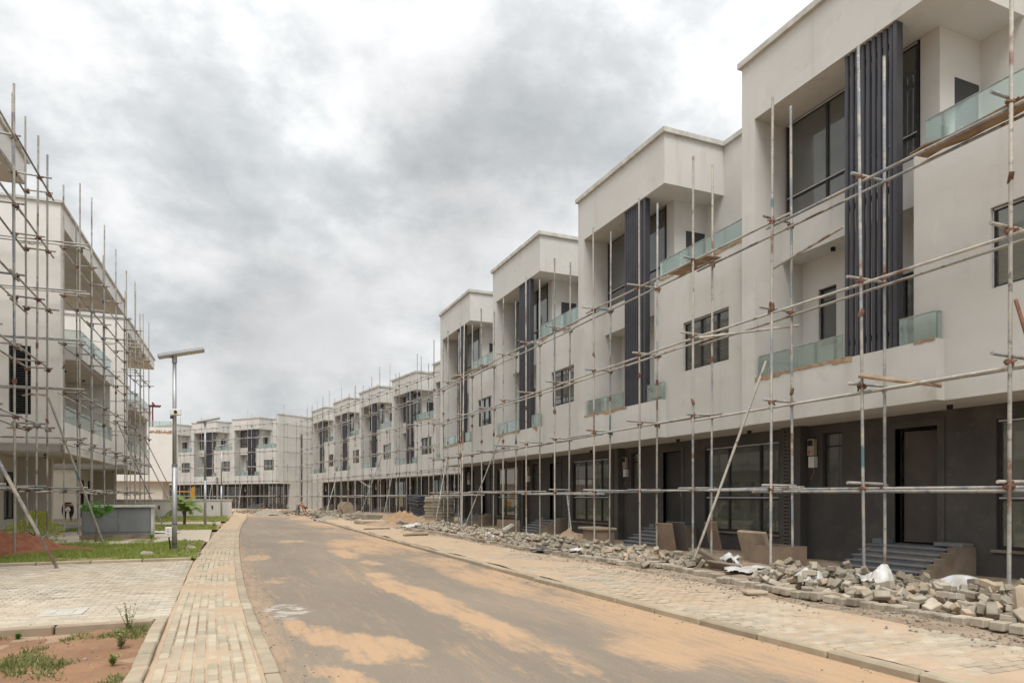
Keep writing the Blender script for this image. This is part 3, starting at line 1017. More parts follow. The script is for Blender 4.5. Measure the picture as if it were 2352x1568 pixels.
def townhouse(label, group, W_=HW, opts=None):
    o = dict(door='dark', meter=True, smear=1, seed=1)
    film = (opts or {}).get('smear', 1) > 0
    o.update(opts or {})
    t = thing('row_house', label, 'house', group=group)
    # ---- rendered shell
    w = MB()
    w.box(0, 0.4, 0, 10, 3.12, 11.3).box(0, 0.3, 1.6, 10, 0, 3.12)                 # party wall / fin
    w.box(0.4, 4.8, 0, 10, 9.95, 11.3).box(4.8, W_, 2.0, 10, 9.952, 11.3)           # roof box and set-back roof
    w.box(3.68, 4.05, 0.88, 4.0, 7.2, 9.95)                                        # return of the top room
    w.wall(4.05, W_, 7.2, 9.952, 2.0, 2.2, [])                                     # set-back wall of the terrace
    w.box(0.4, 4.05, 0.80, 0.95, 6.87, 7.75)                                       # spandrel
    w.box(0.4, 4.05, 0.95, 4.0, 6.87, 7.2).box(4.05, W_, 0.35, 4.0, 6.87, 7.2)       # top floor slab
    hole2 = (5.34, 7.08, 4.78, 6.06)
    w.wall(4.05, W_, 3.42, 7.5, 0.2, 0.35, [hole2])                               # first-floor wall
    w.box(4.05, 4.2, 0.35, 1.44, 3.42, 6.87)
    w.wall(0.4, 4.2, 3.42, 6.87, 1.44, 1.6, [(0.85, 1.33, 4.88, 6.17), (2.3, 3.5, 3.45, 5.9)])
    w.box(0.4, 4.6, 0, 0.15, 3.42, 4.15).box(4.45, 4.6, 0.15, 0.2, 3.42, 4.15)       # balcony upstand
    ob('wall', w, 'plaster', t)
    ob('floor_slab', MB().box(0.4, 4.6, 0, 4.0, 3.12, 3.42).box(4.6, W_, 0.2, 4.0, 3.121, 3.42), 'plaster', t)
    ins = MB()
    ins.box(0.4, W_, 4.0, 4.1, 0.4, 9.95).box(0.3, W_, 1.62, 4.0, 0.3, 0.52)
    ins.box(4.2, 4.32, 1.6, 4.0, 0.52, 3.12).box(4.2, 4.32, 1.6, 4.0, 3.42, 6.87)
    ob('inner_wall', ins, 'interior', t)
    # ---- coping
    c = MB()
    c.box(-0.07, 4.88, -0.08, 0.2, 11.3, 11.43).box(4.68, 4.878, 0.2, 2.02, 11.3, 11.428)
    c.box(4.88, W_ - 0.02, 1.92, 2.14, 11.3, 11.426).box(-0.068, 0.16, 0.2, 10, 11.3, 11.424)
    ob('coping', c, 'coping', t)
    # ---- vertical louvre screen
    n = 9
    for i in range(n):
        s = 2.71 + 1.06 * (i + 0.5) / n
        b = MB()
        b.tube((s, 0.09, 4.16), (s, 0.09, 9.95), 0.043, 8, cap=True)
        ob('louvre_blade', b, 'louvre', t, smooth=False)
    ob('louvre_rail', MB().box(2.71, 3.77, 0.14, 0.18, 9.6, 9.7).box(2.71, 3.77, 0.14, 0.18, 7.0, 7.1).box(2.71, 3.77, 0.14, 0.18, 4.4, 4.5).box(3.775, 3.85, 0.03, 0.19, 4.16, 9.94), 'louvre', t)
    # ---- windows and doors
    window(t, 'window', 0.48, 3.66, 7.75, 9.93, 0.86, [1.6, 2.68], [8.24], film=film)
    window(t, 'window', *hole2, 0.26, [6.02, 6.58] if o['seed'] % 2 else [6.0, 6.62], [], film=film)
    window(t, 'window', 0.85, 1.33, 4.88, 6.17, 1.50, [], [5.85], 0.04, film=False)
    window(t, 'window', 2.3, 3.5, 3.45, 5.9, 1.50, [2.9], [], 0.05, film=False)
    d3 = ob('door', MB().box(4.05, 4.062, 1.28, 2.0 - 0.06, 7.22, 9.12), {'red': 'door_red'}.get(o['door'], 'doorleaf_grey'), t)
    ob('handle', MB().tube((4.062, 1.36, 8.2), (4.12, 1.36, 8.2), 0.012, 6).tube((4.12, 1.36, 8.2), (4.12, 1.48, 8.2), 0.012, 6), 'frame_metal', d3)
    # ---- glass
    railing(t, [(0.44, 0.07), (2.68, 0.07)], 4.15, 4.62)
    railing(t, [(3.87, 0.07), (4.55, 0.07), (4.55, 0.19)], 4.15, 4.62)
    railing(t, [(4.22, 0.85), (4.22, 0.27), (W_ - 0.03, 0.27)], 7.5, 8.02, 0.9)
    if o['smear']:
        smear(t, 0.42, 2.95, 4.15, -0.001, 0.10, o['seed'])
        smear(t, 4.3, W_ - 0.02, 7.5, 0.199, 0.13, o['seed'] + 5)
        if o['seed'] % 2:
            smear(t, 4.2, 4.58, 4.15, -0.001, 0.07 if o['seed'] < 3 else 0.2, o['seed'] + 9)
    # ---- dark ground floor
    dw = (2.74, 3.62, 0.58, 2.85)
    bw = (4.66, 7.40, 0.58, 2.85)
    sl = (0.95, 1.46, 1.68, 2.92)
    gw = MB()
    gw.wall(0.55, W_ - 0.05, 0, 3.12, 1.45, 1.6, [dw, bw, sl])
    gw.box(-0.05, 0.55, 1.2, 1.6, 0, 3.12)
    ob('ground_floor_wall', gw, 'charcoal', t)
    v = MB()
    for i in range(31):
        z = 0.42 + i * 0.084
        v.box(0.10, 0.25, 1.165, 1.2, z, z + 0.045)
    ob('ribbed_strip', v, 'doorleaf_brown', t, kind='stuff')
    ob('strip_frame', MB().box(0.07, 0.10, 1.17, 1.2, 0.38, 3.06).box(0.25, 0.28, 1.17, 1.2, 0.38, 3.06), 'charcoal', t)
    window(t, 'window', *bw, 1.50, [5.60, 6.75], [1.46], 0.06, film=film, low='window_dusty')
    ob('window_sill', MB().box(4.60, 7.46, 1.40, 1.449, 0.53, 0.578), 'stringer', t)
    window(t, 'window', *sl, 1.53, [], [2.62], 0.03, film=False)
    fr = MB()
    fr.box(2.60, 2.74, 1.425, 1.62, 0.58, 2.99).box(3.62, 3.76, 1.425, 1.62, 0.58, 2.99).box(2.74, 3.62, 1.425, 1.62, 2.85, 2.99)
    ob('door_frame', fr, 'charcoal', t)
    if o['door'] == 'open':
        d = ob('door', MB().box(0, 0.86, 0, 0.045, 0.0, 2.2), 'doorleaf_brown', t, loc=(2.78, 1.66, 0.60), rot=(0, 0, radians(16)))
    else:
        d = ob('door', MB().box(0, 0.86, 0, 0.045, 0.0, 2.24), 'doorleaf_dark', t, loc=(2.75, 1.53, 0.59))
        ob('handle', MB().box(0.76, 0.80, -0.03, 0, 0.9, 1.2), 'frame_metal', d)
    # ---- entrance steps: six slate treads between tan stringers
    for i in range(6):
        z1 = 0.56 - i * 0.094
        y1 = 1.44 - 0.58 - 0.18 * i if i else 1.44
        y0 = 0.86 - 0.18 * i
        st = MB().box(2.56 - 0.0 * i, 4.16, y0, y1 if i == 0 else y0 + 0.18, z1 - 0.094 if i else -0.02, z1 - 0.02)
        sp = ob('step', st, 'slate', t)
        ob('tread', MB().box(2.53, 4.19, y0 - 0.025, (1.43 if i == 0 else y0 + 0.205 - 0.028), z1 - 0.02, z1 + 0.002), 'slate', sp)
    sg = MB()
    for a, b in ((4.195, 4.34),):
        for i in range(6):
            y0 = 0.86 - 0.18 * i
            sg.box(a, b, y0 - 0.0, 1.43 if i == 0 else y0 + 0.18, -0.03, 0.60 - i * 0.094)
    ob('stair_side', sg, 'stringer', t)
    for a, b in ((2.5, 2.72), (3.78, 4.30)):
        ob('stair_cap', MB().box(a, b, 1.1, 1.42, 0.565 if a < 3 else 0.602, 0.66), 'slate', t)
    # ---- electricity meter on the recess wall
    if o['meter']:
        mbx = ob('meter_box', MB().cbox(0.19, 0.12, 0.38, 0.015), 'meter_cream', t, loc=(0.72, 1.38, 2.62))
        ob('display', MB().box(-0.07, 0.07, -0.066, -0.060, 0.03, 0.16), 'black', mbx)
        ob('label', MB().box(-0.06, 0.0, -0.066, -0.060, -0.13, -0.09), 'red_print', mbx)
        ob('terminal_cover', MB().box(-0.06, 0.10, -0.05, 0.06, -0.46, -0.21).box(-0.03, 0.05, -0.06, -0.05, -0.30, -0.211), 'white_box', mbx)
        ob('cable', MB().tube((0.06, -0.02, -0.46), (0.10, -0.05, -0.6), 0.008, 5).tube((0.10, -0.05, -0.6), (0.02, -0.05, -0.72), 0.008, 5), 'plywood', mbx)
    for s, y, z in ((4.25, 0.85, 3.12), (6.95, 0.95, 3.121), (1.5, 1.15, 6.87)):
        ob('downlight', MB().tube((s, y, z - 0.075), (s, y, z + 0.02), 0.05, 10), 'black', t)
    return t


def place(t, x, y, ang, sx=1.0, sy=1.0):
    t.location = (x, y, 0)
    t.rotation_euler = (0, 0, ang)
    t.scale = (sx, sy, 1.0)


NEAR = [("three-storey off-white townhouse closest to the camera, brown door ajar above slate steps", dict(door='open', seed=1)),
        ("off-white townhouse second from the camera, tan boards leaning against its entrance steps", dict(seed=2)),
        ("off-white townhouse third from the camera in the near row, brown crate under its tall window", dict(seed=3)),
        ("off-white townhouse ending the near row beside the gap, fourth from the camera", dict(seed=4))]
for i, (lab, op) in enumerate(NEAR):
    h = townhouse(lab, 'townhouses of the near row', opts=op)
    place(h, 11.0, 12.34 + i * 7.8, -pi / 2, 7.8 / HW)

PROTO = None
MID_L = ["last townhouse of the middle row, next to the blank end wall",
         "second to last townhouse of the middle row, behind dense scaffold tubes",
         "middle one of the five townhouses in the middle row behind scaffolding",
         "second townhouse of the middle row past the gap, black tile stack before it",
         "first townhouse past the gap, mostly hidden behind the near row"]
bx, by = 9.8, 82.4
ex, ey = 14.62, 49.3
ddx, ddy = (ex - bx) / 4, (ey - by) / 4
ang2 = atan2(ddy, ddx)
sx2 = sqrt(ddx * ddx + ddy * ddy) / HW
for i, lab in enumerate(MID_L):
    if i == 0:
        PROTO = townhouse(lab, 'townhouses of the middle row', opts=dict(seed=6, smear=0))
        h = PROTO
    else:
        h = copy_tree(PROTO)
        h['label'] = lab
    place(h, bx + ddx * i, by + ddy * i, ang2, sx2)
    if i == 3:
        smear(h, 4.3, HW - 0.02, 7.5, 0.199, 0.16, 31)
END_L = ["end townhouse of the row closing the street, with the blank end wall",
         "middle townhouse of the row closing the street, behind scaffolding",
         "townhouse with dark red terrace door, partly hidden by the plain white building"]
ang3 = atan2(-0.8, 0.6)
for i, lab in enumerate(END_L):
    if i == 2:
        h = townhouse(lab, 'townhouses of the row closing the street', opts=dict(seed=7, smear=0, door='red'))
    else:
        h = copy_tree(PROTO)
        h['label'] = lab
        h['group'] = 'townhouses of the row closing the street'
    # the left edge of house i lies (i+1) widths from the gable corner
    place(h, 6.27 - 0.6 * 8.2 * (i + 1), 88.1 + 0.8 * 8.2 * (i + 1), ang3, 8.2 / HW)
    if i == 0:
        g = MB()
        g.box(HW, HW + 0.3, -0.01, 11, 3.1, 11.55)
        g.box(HW - 0.1, HW + 0.29, 1.9, 11, 0, 3.1)
        ob('end_wall', g, 'plaster', h)
        ob('end_coping', MB().box(HW - 0.06, HW + 0.36, -0.07, 11, 11.55, 11.66), 'coping', h)
        ob('slot_panel', MB().box(HW + 0.29, HW + 0.315, 3.55, 3.85, 0.3, 9.4), 'louvre', h)
g = MB()
g.box(HW, HW + 0.3, -0.01, 11, 3.1, 11.4).box(HW - 0.1, HW + 0.29, 1.7, 11, 0, 3.1)
ob('end_wall', g, 'plaster', [o for o in bpy.data.objects if o.get('label') == MID_L[4]][0])


# ------------------------------------------------------------------ large house across the street (x along the front, y into the house)
def canopy_house(label, group, seed, copy_of=None):
    t = thing('canopy_house', label, 'house', group=group)
    Lh, Lf = 13.4, 10.5
    w = MB()
    w.wall(0, 1, 0, 1, 0, 0.001, [(0, 1, 0, 1)])
    # near end wall with a louvred slot (slot runs through the wall)
    w.box(0, 0.34, 0, 0.90, 3.12, 11.35).box(0, 0.34, 1.56, 9, 3.12, 11.35)
    w.box(0, 0.34, 0.90, 1.56, 3.12, 4.42).box(0, 0.34, 0.90, 1.56, 6.85, 11.35)
    w.box(0.34, Lf, 3.2, 3.4, 7.5, 11.35)                       # penthouse wall under the canopy
    w.box(3.5, Lf, 0, 0.16, 7.05, 7.62)                         # top slab edge
    w.box(3.5, 3.66, 0.16, 1.6, 7.05, 7.62)
    w.box(0.34, Lf, 0, 0.16, 3.4, 4.25)                         # balcony upstand
    w.wall(0.34, Lf, 3.4, 7.05, 2.0, 2.2, [(1.2, 2.9, 3.42, 5.9), (5.4, 7.4, 4.3, 5.9)])
    w.box(Lf - .15, Lf + .02, 0.17, 9, 3.4, 7.6).box(Lf - .15, Lf + .05, 3.4, 9, 7.6, 11.35)
    w.box(0.34, Lf - .15, 8.8, 9, 0, 11.35)
    ob('wall', w, 'plaster_warm', t)
    ob('canopy', MB().box(0, Lh, 0, 9, 11.35, 12.05), 'plaster_warm', t)
    ob('canopy_soffit', MB().box(0.35, Lh - 0.04, 0.04, 3.2, 11.335, 11.349), 'soffit', t)
    ob('coping', MB().box(-0.08, Lh + 0.08, -0.08, 0.2, 12.05, 12.14).box(-0.078, 0.2, 0.2, 9, 12.05, 12.138).box(Lh - 0.2, Lh + 0.078, 0.2, 9, 12.05, 12.136), 'coping', t)
    ob('floor_slab', MB().box(0, Lf, 0, 9, 3.12, 3.4).box(3.66, Lf - .2, 0.165, 2.3, 7.05, 7.5).box(0.34, 3.5, 1.62, 8.8, 7.05, 7.5).box(3.5, Lf - .2, 2.3, 8.8, 7.05, 7.5), 'plaster_warm', t)
    ob('ceiling', MB().box(3.67, Lf - .2, 0.2, 2.0, 7.035, 7.049), 'soffit', t)
    ob('entrance_soffit', MB().box(0.05, Lf - .05, 0.05, 2.6, 3.105, 3.119), 'soffit', t)
    n = 27
    for i in range(n):
        z = 4.46 + i * (6.85 - 4.46) / n
        ob('louvre_slat', MB().add([(0.02, 0.92, z), (0.02, 1.54, z), (0.11, 1.54, z + 0.05), (0.11, 0.92, z + 0.05), (0.02, 0.92, z + 0.012), (0.02, 1.54, z + 0.012), (0.11, 1.54, z + 0.062), (0.11, 0.92, z + 0.062)],
                                    [(0, 3, 2, 1), (4, 5, 6, 7), (0, 1, 5, 4), (1, 2, 6, 5), (2, 3, 7, 6), (3, 0, 4, 7)]), 'louvre', t)
    ob('slot_back', MB().box(0.2, 0.26, 0.901, 1.559, 4.42, 6.85), 'black', t)
    window(t, 'window', 1.2, 2.9, 3.42, 5.9, 2.05, [2.05], [], 0.06, film=False)
    window(t, 'window', 5.4, 7.4, 4.3, 5.9, 2.05, [6.4], [], 0.06, film=False)
    railing(t, [(0.4, 0.08), (Lf - .05, 0.08)], 4.25, 4.92, 1.3)
    railing(t, [(3.58, 1.6), (3.58, 0.08), (Lf - .05, 0.08)], 7.62, 8.25, 1.3)
    # recessed ground floor
    gw = MB()
    holes = [(1.0, 2.0, 0.25, 2.5), (3.2, 4.6, 0.6, 2.5), (6.0, 6.9, 0.25, 2.5), (7.8, 9.6, 0.6, 2.5)]
    gw.wall(0.1, Lf - .1, 0, 3.1, 2.6, 2.8, holes)
    gw.box(0.1, 0.3, 2.8, 8.8, 0, 3.1).box(Lf - .3, Lf - .1, 2.8, 8.8, 0, 3.1)
    gw.box(4.9, 5.2, 1.4, 2.6, 0, 3.1)
    ob('ground_floor_wall', gw, 'ground_beige', t)
    ob('plinth', MB().box(0.0, Lf, 0.9, 8.8, -0.05, 0.22), 'concrete', t)
    for k, h_ in enumerate(holes):
        if h_[2] < 0.3:
            ob('door', MB().box(h_[0] + 0.06, h_[1] - 0.06, 2.68, 2.73, h_[2], h_[3] - 0.06), 'doorleaf_dark', t)
            ob('door_frame', MB().box(h_[0], h_[0] + 0.06, 2.58, 2.78, h_[2], h_[3]).box(h_[1] - 0.06, h_[1], 2.58, 2.78, h_[2], h_[3]).box(h_[0] + 0.06, h_[1] - 0.06, 2.58, 2.78, h_[3] - 0.06, h_[3]), 'frame_dark', t)
        else:
            window(t, 'window', *h_, 2.64, [(h_[0] + h_[1]) / 2], [], 0.07, film=False)
    for s, y in ((1.4, 0.8), (3.6, 1.3), (6.4, 0.8), (9.0, 1.2)):
        ob('downlight', MB().tube((s, y, 3.04), (s, y, 3.13), 0.05, 10), 'black', t)
    for s, y in ((4.6, 1.0), (6.3, 1.2), (8.8, 1.0)):
        ob('downlight', MB().tube((s, y, 6.96), (s, y, 7.05), 0.05, 10), 'black', t)
    rs = random.Random(seed)
    for (dd, zc) in ((2.2, 7.95), (0.45, 5.15), (0.9, 3.95), (0.55, 10.5)):
        pts = [(dd + i * 0.09, zc + rs.uniform(-.035, .035) - abs(i - 4) * .008) for i in range(9)]
        m = MB()
        for (a, b), (c, e) in zip(pts[:-1], pts[1:]):
            m.box(-0.006, 0.0, a, c, min(b, e) - rs.uniform(.01, .035), max(b, e) + .008)
        ob('patch_mark', m, 'mortar', t, kind='stuff')
    return t


LX, LY, LA = -5.31, 29.0, radians(88.0)
ch0 = canopy_house("off-white canopied house with louvred slot in its end wall, behind the grey box wall", 'canopied houses across the street', 3)
place(ch0, LX, LY, LA)
for lab, hx, hy in (("off-white canopied house at the picture's edge, only its roof corner showing", -6.12, 12.5), ("off-white canopied house farther along, beyond the one with the louvred slot showing", -5.13, 46.3)):
    c = copy_tree(ch0)
    c['label'] = lab
    place(c, hx, hy, LA if hy < 20 else radians(88.4))

# plain white building past the canopied houses, with glass parapet and red steel frame on its roof
t = thing('white_building', "plain white building with glass parapet and red steel posts on its roof", 'house', (-4.25, 72.4, 0), radians(180))
ob('wall', MB().box(0, 14, -10, 0, 2.95, 8.05), 'plaster_warm', t)
ob('ground_floor_wall', MB().box(0.85, 13.5, -9.5, -0.6, -0.05, 2.95), 'ground_beige', t)
m = MB()
rs = random.Random(5)
for i in range(30):
    x = 0.02 + i * 0.066
    m.box(x, x + 0.066, 0.0, 0.006, 7.55 - rs.uniform(0, .12) - 0.1 * abs(fb(i * .3, 2)), 7.62 + rs.uniform(0, .18))
ob('render_patch', m, 'mortar', t, kind='stuff')
railing(t, [(0.15, -2.5), (0.15, -0.1), (6, -0.1)], 8.05, 8.62, 1.5)
fr = MB()
for x, y in ((1.72, -0.8), (2.12, -2.6)):
    fr.box(x - .06, x + .06, y - .06, y + .06, 8.05, 10.25)
fr.box(1.0, 2.5, -0.9, -0.76, 10.1, 10.22).box(1.2, 2.3, -2.7, -2.5, 10.22, 10.34).box(1.65, 1.78, -3.0, -0.5, 10.345, 10.45)
ob('roof_frame', fr, 'steel_red', t)

# ------------------------------------------------------------------ scaffolds
TUBE = MB().tube((0, 0, 0), (0, 0, 1), 1.0, 8).mesh('tube', smooth=False)
TUBE.materials.append(M['tube'])
for p in TUBE.polygons:
    if len(p.vertices) == 4:
        p.use_smooth = True
CPM = MB()
CPM.cbox(0.10, 0.085, 0.09, 0.014)
CPM.tube((-0.08, 0.035, 0.0), (0.10, 0.035, 0.0), 0.016, 6).tube((0.0, 0.055, -0.08), (0.0, 0.055, 0.085), 0.015, 6).cbox(0.06, 0.15, 0.05, 0.01)
COUP = CPM.mesh('coupler')
COUP.materials.append(M['rust'])
SLM = MB().tube((0, 0, -0.075), (0, 0, 0.075), 0.036, 8).cbox(0.10, 0.03, 0.10, 0.008)
SLEEVE = SLM.mesh('coupler')
SLEEVE.materials.append(M['rust'])


def rod(parent, name, p, q, r=0.0268):
    p, q = Vector(p), Vector(q)
    d = q - p
    rot = d.to_track_quat('Z', 'Y').to_euler()
    return ob(name, TUBE, parent=parent, loc=p, rot=rot, scale=(r, r, d.length))


def scaffold(label, group, origin, ang, stations, lifts, outer, inner, tops, seed=0, r=0.0268, couplers=True, z0=0.02, run=3, base=None, missing=(), extra=0.3):
    """local x runs along the wall, local y away from the wall is negative; outer/inner are y offsets"""
    rs = random.Random(seed)
    t = thing('scaffold', label, 'scaffold', origin, ang, group)
    cs = MB()
    joints = []

    def coup(p, proto=COUP):
        if couplers:
            ob('coupler', proto, parent=t, loc=p, rot=(rs.uniform(-.3, .3), rs.uniform(-.3, .3), rs.uniform(0, 6.28)))
        else:
            m = Matrix.Translation(p)
            cs.cbox(0.10, 0.10, 0.09, 0.015, m)

    lean = {}
    for i, s in enumerate(stations):
        for row, y in enumerate((outer, inner)):
            lx, ly = rs.gauss(0, .004), rs.gauss(0, .003)
            lean[(i, row)] = (lx, ly)
            top = tops(i, row, rs)
            zb = z0 + rs.uniform(-.03, .02)
            brk = rs.choice((3.9, 4.6, 5.4, 6.0)) + rs.uniform(-.3, .3)
            f = lambda z: (s + lx * (z - 3), y + ly * (z - 3), z)
            if top > brk + 1.5:
                rod(t, 'standard', f(zb), f(brk), r)
                rod(t, 'standard', f(brk), f(top), r)
                coup(f(brk), SLEEVE)
            else:
                rod(t, 'standard', f(zb), f(top), r)

    def at(i, row, z):
        lx, ly = lean[(i, row)]
        return stations[i] + lx * (z - 3), (outer, inner)[row] + ly * (z - 3)

    for li, z in enumerate(lifts):
        for row in (0, 1):
            i = 0
            k = 0
            off = -0.045 if row == 0 else 0.045
            zz0 = z + rs.uniform(-.04, .04)
            while i < len(stations) - 1:
                j = min(len(stations) - 1, i + rs.choice((run - 1, run, run)))
                if len(stations) - 1 - j == 1 and run > 2:
                    j = len(stations) - 1
                xa, ya = at(i, row, z)
                xb, yb = at(j, row, z)
                za = zz0 + (k % 2) * 0.055
                zb = zz0 + (k % 2) * 0.055 + rs.uniform(-.05, .05)
                e0, e1 = rs.uniform(.12, .3 + extra), rs.uniform(.12, .3 + extra)
                if (li, row, k) not in missing:
                    rod(t, 'ledger', (xa - e0, ya + off, za), (xb + e1, yb + off, zb), r)
                i = j
                k += 1
        for i in range(len(stations)):
            xo, yo = at(i, 0, z)
            xi, yi = at(i, 1, z)
            zt = z + 0.10 + rs.uniform(-.02, .03)
            sgn = 1 if inner > outer else -1
            rod(t, 'transom', (xo + 0.04, yo - sgn * rs.uniform(.12, .38), zt + rs.uniform(-.02, .02)), (xi + 0.04, yi + sgn * rs.uniform(.06, .16), zt), r)
            for row in (0, 1):
                x, y = at(i, row, z)
                coup((x + .02, y - 0.02, z + 0.04))
    if not couplers:
        ob('couplers', cs, 'rust', t, kind='stuff')
    return t


# near row: local x = world Y, standing 0.25-0.8 m out from the fronts
st = [6.08, 8.48, 10.6, 13.08, 15.3, 17.7, 20.3, 22.6, 24.8, 27.2, 29.95, 31.9, 34.35]
tp = [9.6, 9.32, 9.53, 9.45, 9.41, 9.5, 9.4, 9.5, 9.3, 9.49, 9.55, 9.6, 9.66]
s1 = scaffold("grey tube scaffold along the near townhouses, rusty couplers at every joint", 'scaffolds', (10.2, 0, 0), pi / 2,
              [v for v in st], [1.60, 3.36, 5.2, 7.0], 0.0, -0.55, lambda i, row, rs: (11.4 if i == 0 else tp[i] + (-.06 if row else 0)), seed=11)
# raking shores of the near scaffold (y is minus world x offset from 10.2)
for a, b, mt in (((11.64, 1.15, 0.05), (10.72, 0.02, 4.25), 0), ((26.2, 1.2, 0.05), (24.7, 0.0, 4.2), 0), ((5.2, -0.1, 1.0), (6.02, -0.03, 4.25), 1), ((19.9, -0.45, 0.05), (20.4, -0.5, 1.7), 0),
                 ((30.8, 1.0, 0.03), (31.9, 0.05, 3.4), 0), ((26.6, 1.1, 0.03), (28.0, 0.5, 9.0), 0)):
    q = rod(s1, 'raking_brace', a, b, 0.027)
    if mt:
        q.data = q.data.copy()
        q.data.materials[0] = M['rust']
rod(s1, 'transom', (12.4, 0.35, 5.05), (10.6, -0.75, 5.02))
rod(s1, 'transom', (8.95, -0.10, 6.35), (11.2, -0.62, 6.35))

d2 = (sin(-ang2 + 0), 0)
s2 = scaffold("dense tube scaffold wrapped along the middle row past the gap", 'scaffolds', (bx, by, 0), ang2,
              [-1.2 + 2.15 * i for i in range(20)], [1.5, 3.35, 5.15, 6.95, 8.75, 10.3], -0.85, -0.25,
              lambda i, row, rs: rs.choice((10.8, 11.2, 11.8, 12.6)) + rs.uniform(-.3, .5) - (row * .4), seed=5, couplers=False)
for a, b in (((3.5, -3.0, 0.05), (2.5, -0.9, 1.75)), ((11.0, -2.8, 0.05), (8.4, -0.9, 3.8)), ((16.4, -3.1, 0.05), (13.4, -0.9, 4.5)), ((24.6, -2.6, 0.05), (25.4, -0.9, 5.2)), ((30.0, -2.6, .05), (29.2, -.9, 6.2)), ((22.5, -1.0, 2.3), (19.6, -1.2, 3.1))):
    rod(s2, 'raking_brace', a, b, 0.03)
s3 = scaffold("tube scaffold across the row of townhouses closing the street", 'scaffolds', (6.27, 88.1, 0), ang3,
              [-24.4 + 2.25 * i for i in range(12)], [1.5, 3.35, 5.15, 6.95, 8.75, 10.3], -0.9, -0.3,
              lambda i, row, rs: rs.choice((9.4, 10.4, 11.2, 12.0)) + rs.uniform(-.3, .3), seed=8, couplers=False)
for a, b in (((-3.2, -3.0, 0.05), (-5.0, -0.9, 4.6)), ((-9.8, -2.4, 0.05), (-10.8, -0.9, 4.0)), ((1.0, -2.0, 0.3), (-0.3, -.9, 4.2)), ((-16, -2.2, .05), (-17.6, -.9, 4.0))):
    rod(s3, 'raking_brace', a, b, 0.03)
gx, gy = 6.27, 88.1
s4 = scaffold("thin tube scaffold standing against the blank end wall", 'scaffolds', (gx + 0.6 * 0.3, gy - 0.8 * 0.3, 0), atan2(0.6, 0.8),
              [0.6 + 1.9 * i for i in range(6)], [1.5, 3.35, 5.15, 6.95, 8.75, 10.3], -0.95, -0.3,
              lambda i, row, rs: rs.choice((10.6, 11.6, 12.4)) + rs.uniform(-.4, .4), seed=9, couplers=False)

# across the street
LIFT = [1.65, 3.42, 5.15, 6.9, 8.62, 10.3]
dx1 = lambda y: -5.32 + (y - 29.1) * 0.0157
s5 = scaffold("tube scaffold at the picture's edge standing in the red soil mound", 'scaffolds', (-5.3, 0, 0), pi / 2,
              [15.6, 18.0, 20.3, 22.5, 23.75], LIFT, -0.62, -0.12, lambda i, row, rs: (12.5 if row else 11.5) + (0 if i > 2 else rs.uniform(-.5, .5)), seed=21, run=2)
s6 = scaffold("tube scaffold in front of the canopied house with the louvred slot", 'scaffolds', (-5.28, 0, 0), radians(88.0),
              [28.7, 30.8, 33.2, 35.9, 38.9, 41.6], LIFT, -0.62, -0.13, lambda i, row, rs: 12.9 + rs.uniform(-.15, .25) - (row * rs.uniform(.3, 1.6)), seed=22, run=2)
s6.location = (-5.27 - 29.0 * 0.035, 0, 0)
for li, z in enumerate(LIFT):
    for k, yy in enumerate((28.35, 28.72)):
        rod(s6, 'ledger', (yy, -0.75 - random.uniform(0, .25), z + 0.16 + 0.02 * k), (yy, 3.4, z + 0.12 + random.uniform(-.04, .04)))
s7 = scaffold("tube scaffold around the farther canopied house", 'scaffolds', (-5.09 - 46.3 * 0.028, 0, 0), radians(88.4),
              [44.2, 46.2, 48.3, 50.5], LIFT, -0.65, -0.15, lambda i, row, rs: 12.8 + rs.uniform(-.4, .5) - (row * rs.uniform(.2, 1.2)), seed=23, couplers=False, run=2)
for li, z in enumerate(LIFT):
    rod(s7, 'ledger', (45.6, -0.75, z + 0.16), (45.6, 3.6, z + 0.14))
for sc_, pts in ((s5, ((16.4, -2.25, 0.02), (14.4, -0.62, 4.6))), (s5, ((24.2, -2.0, 0.02), (23.7, -0.66, 4.4)))):
    rod(sc_, 'raking_brace', *pts, 0.032)
for pts in (((37.4, -2.4, 0.02), (36.1, -0.64, 4.95)),):
    rod(s6, 'raking_brace', *pts, 0.03)
for pts in (((47.0, -2.7, 0.02), (44.6, -0.66, 4.95)), ((49.5, -2.9, 0.02), (48.6, -0.66, 5.1))):
    rod(s7, 'raking_brace', *pts, 0.03)

# ------------------------------------------------------------------ boards lying on the near scaffold
def board(label, a, b, wdt, th, mat='timber', tilt=0.0, ragged=0.0, seed=0):
    a, b = Vector(a), Vector(b)
    d = b - a
    L = d.length
    rs = random.Random(seed)
    n = 8
    m = MB()
    for i in range(n + 1):
        x = L * i / n
        w0 = -wdt / 2 + rs.uniform(-ragged, ragged)
        w1 = wdt / 2 + rs.uniform(-ragged, ragged)
        z = 0.012 * sin(i * 1.1 + seed) * (1 if ragged else .3)
        m.v += [(x, w0, z), (x, w1, z), (x, w1, z + th), (x, w0, z + th)]
    for i in range(n):
        k = i * 4
        for q in range(4):
            m.f.append((k + q, k + (q + 1) % 4, k + 4 + (q + 1) % 4, k + 4 + q))
    m.f += [(3, 2, 1, 0), (n * 4, n * 4 + 1, n * 4 + 2, n * 4 + 3)]
    o = ob('plank' if mat == 'timber' else 'plywood_sheet', m, mat, loc=a)
    rot = d.to_track_quat('X', 'Z') @ Matrix.Rotation(tilt, 3, 'X').to_quaternion()
    o.rotation_euler = rot.to_euler()
    return tag(o, label, 'plank' if mat == 'timber' else 'plywood', 'boards on the near scaffold')


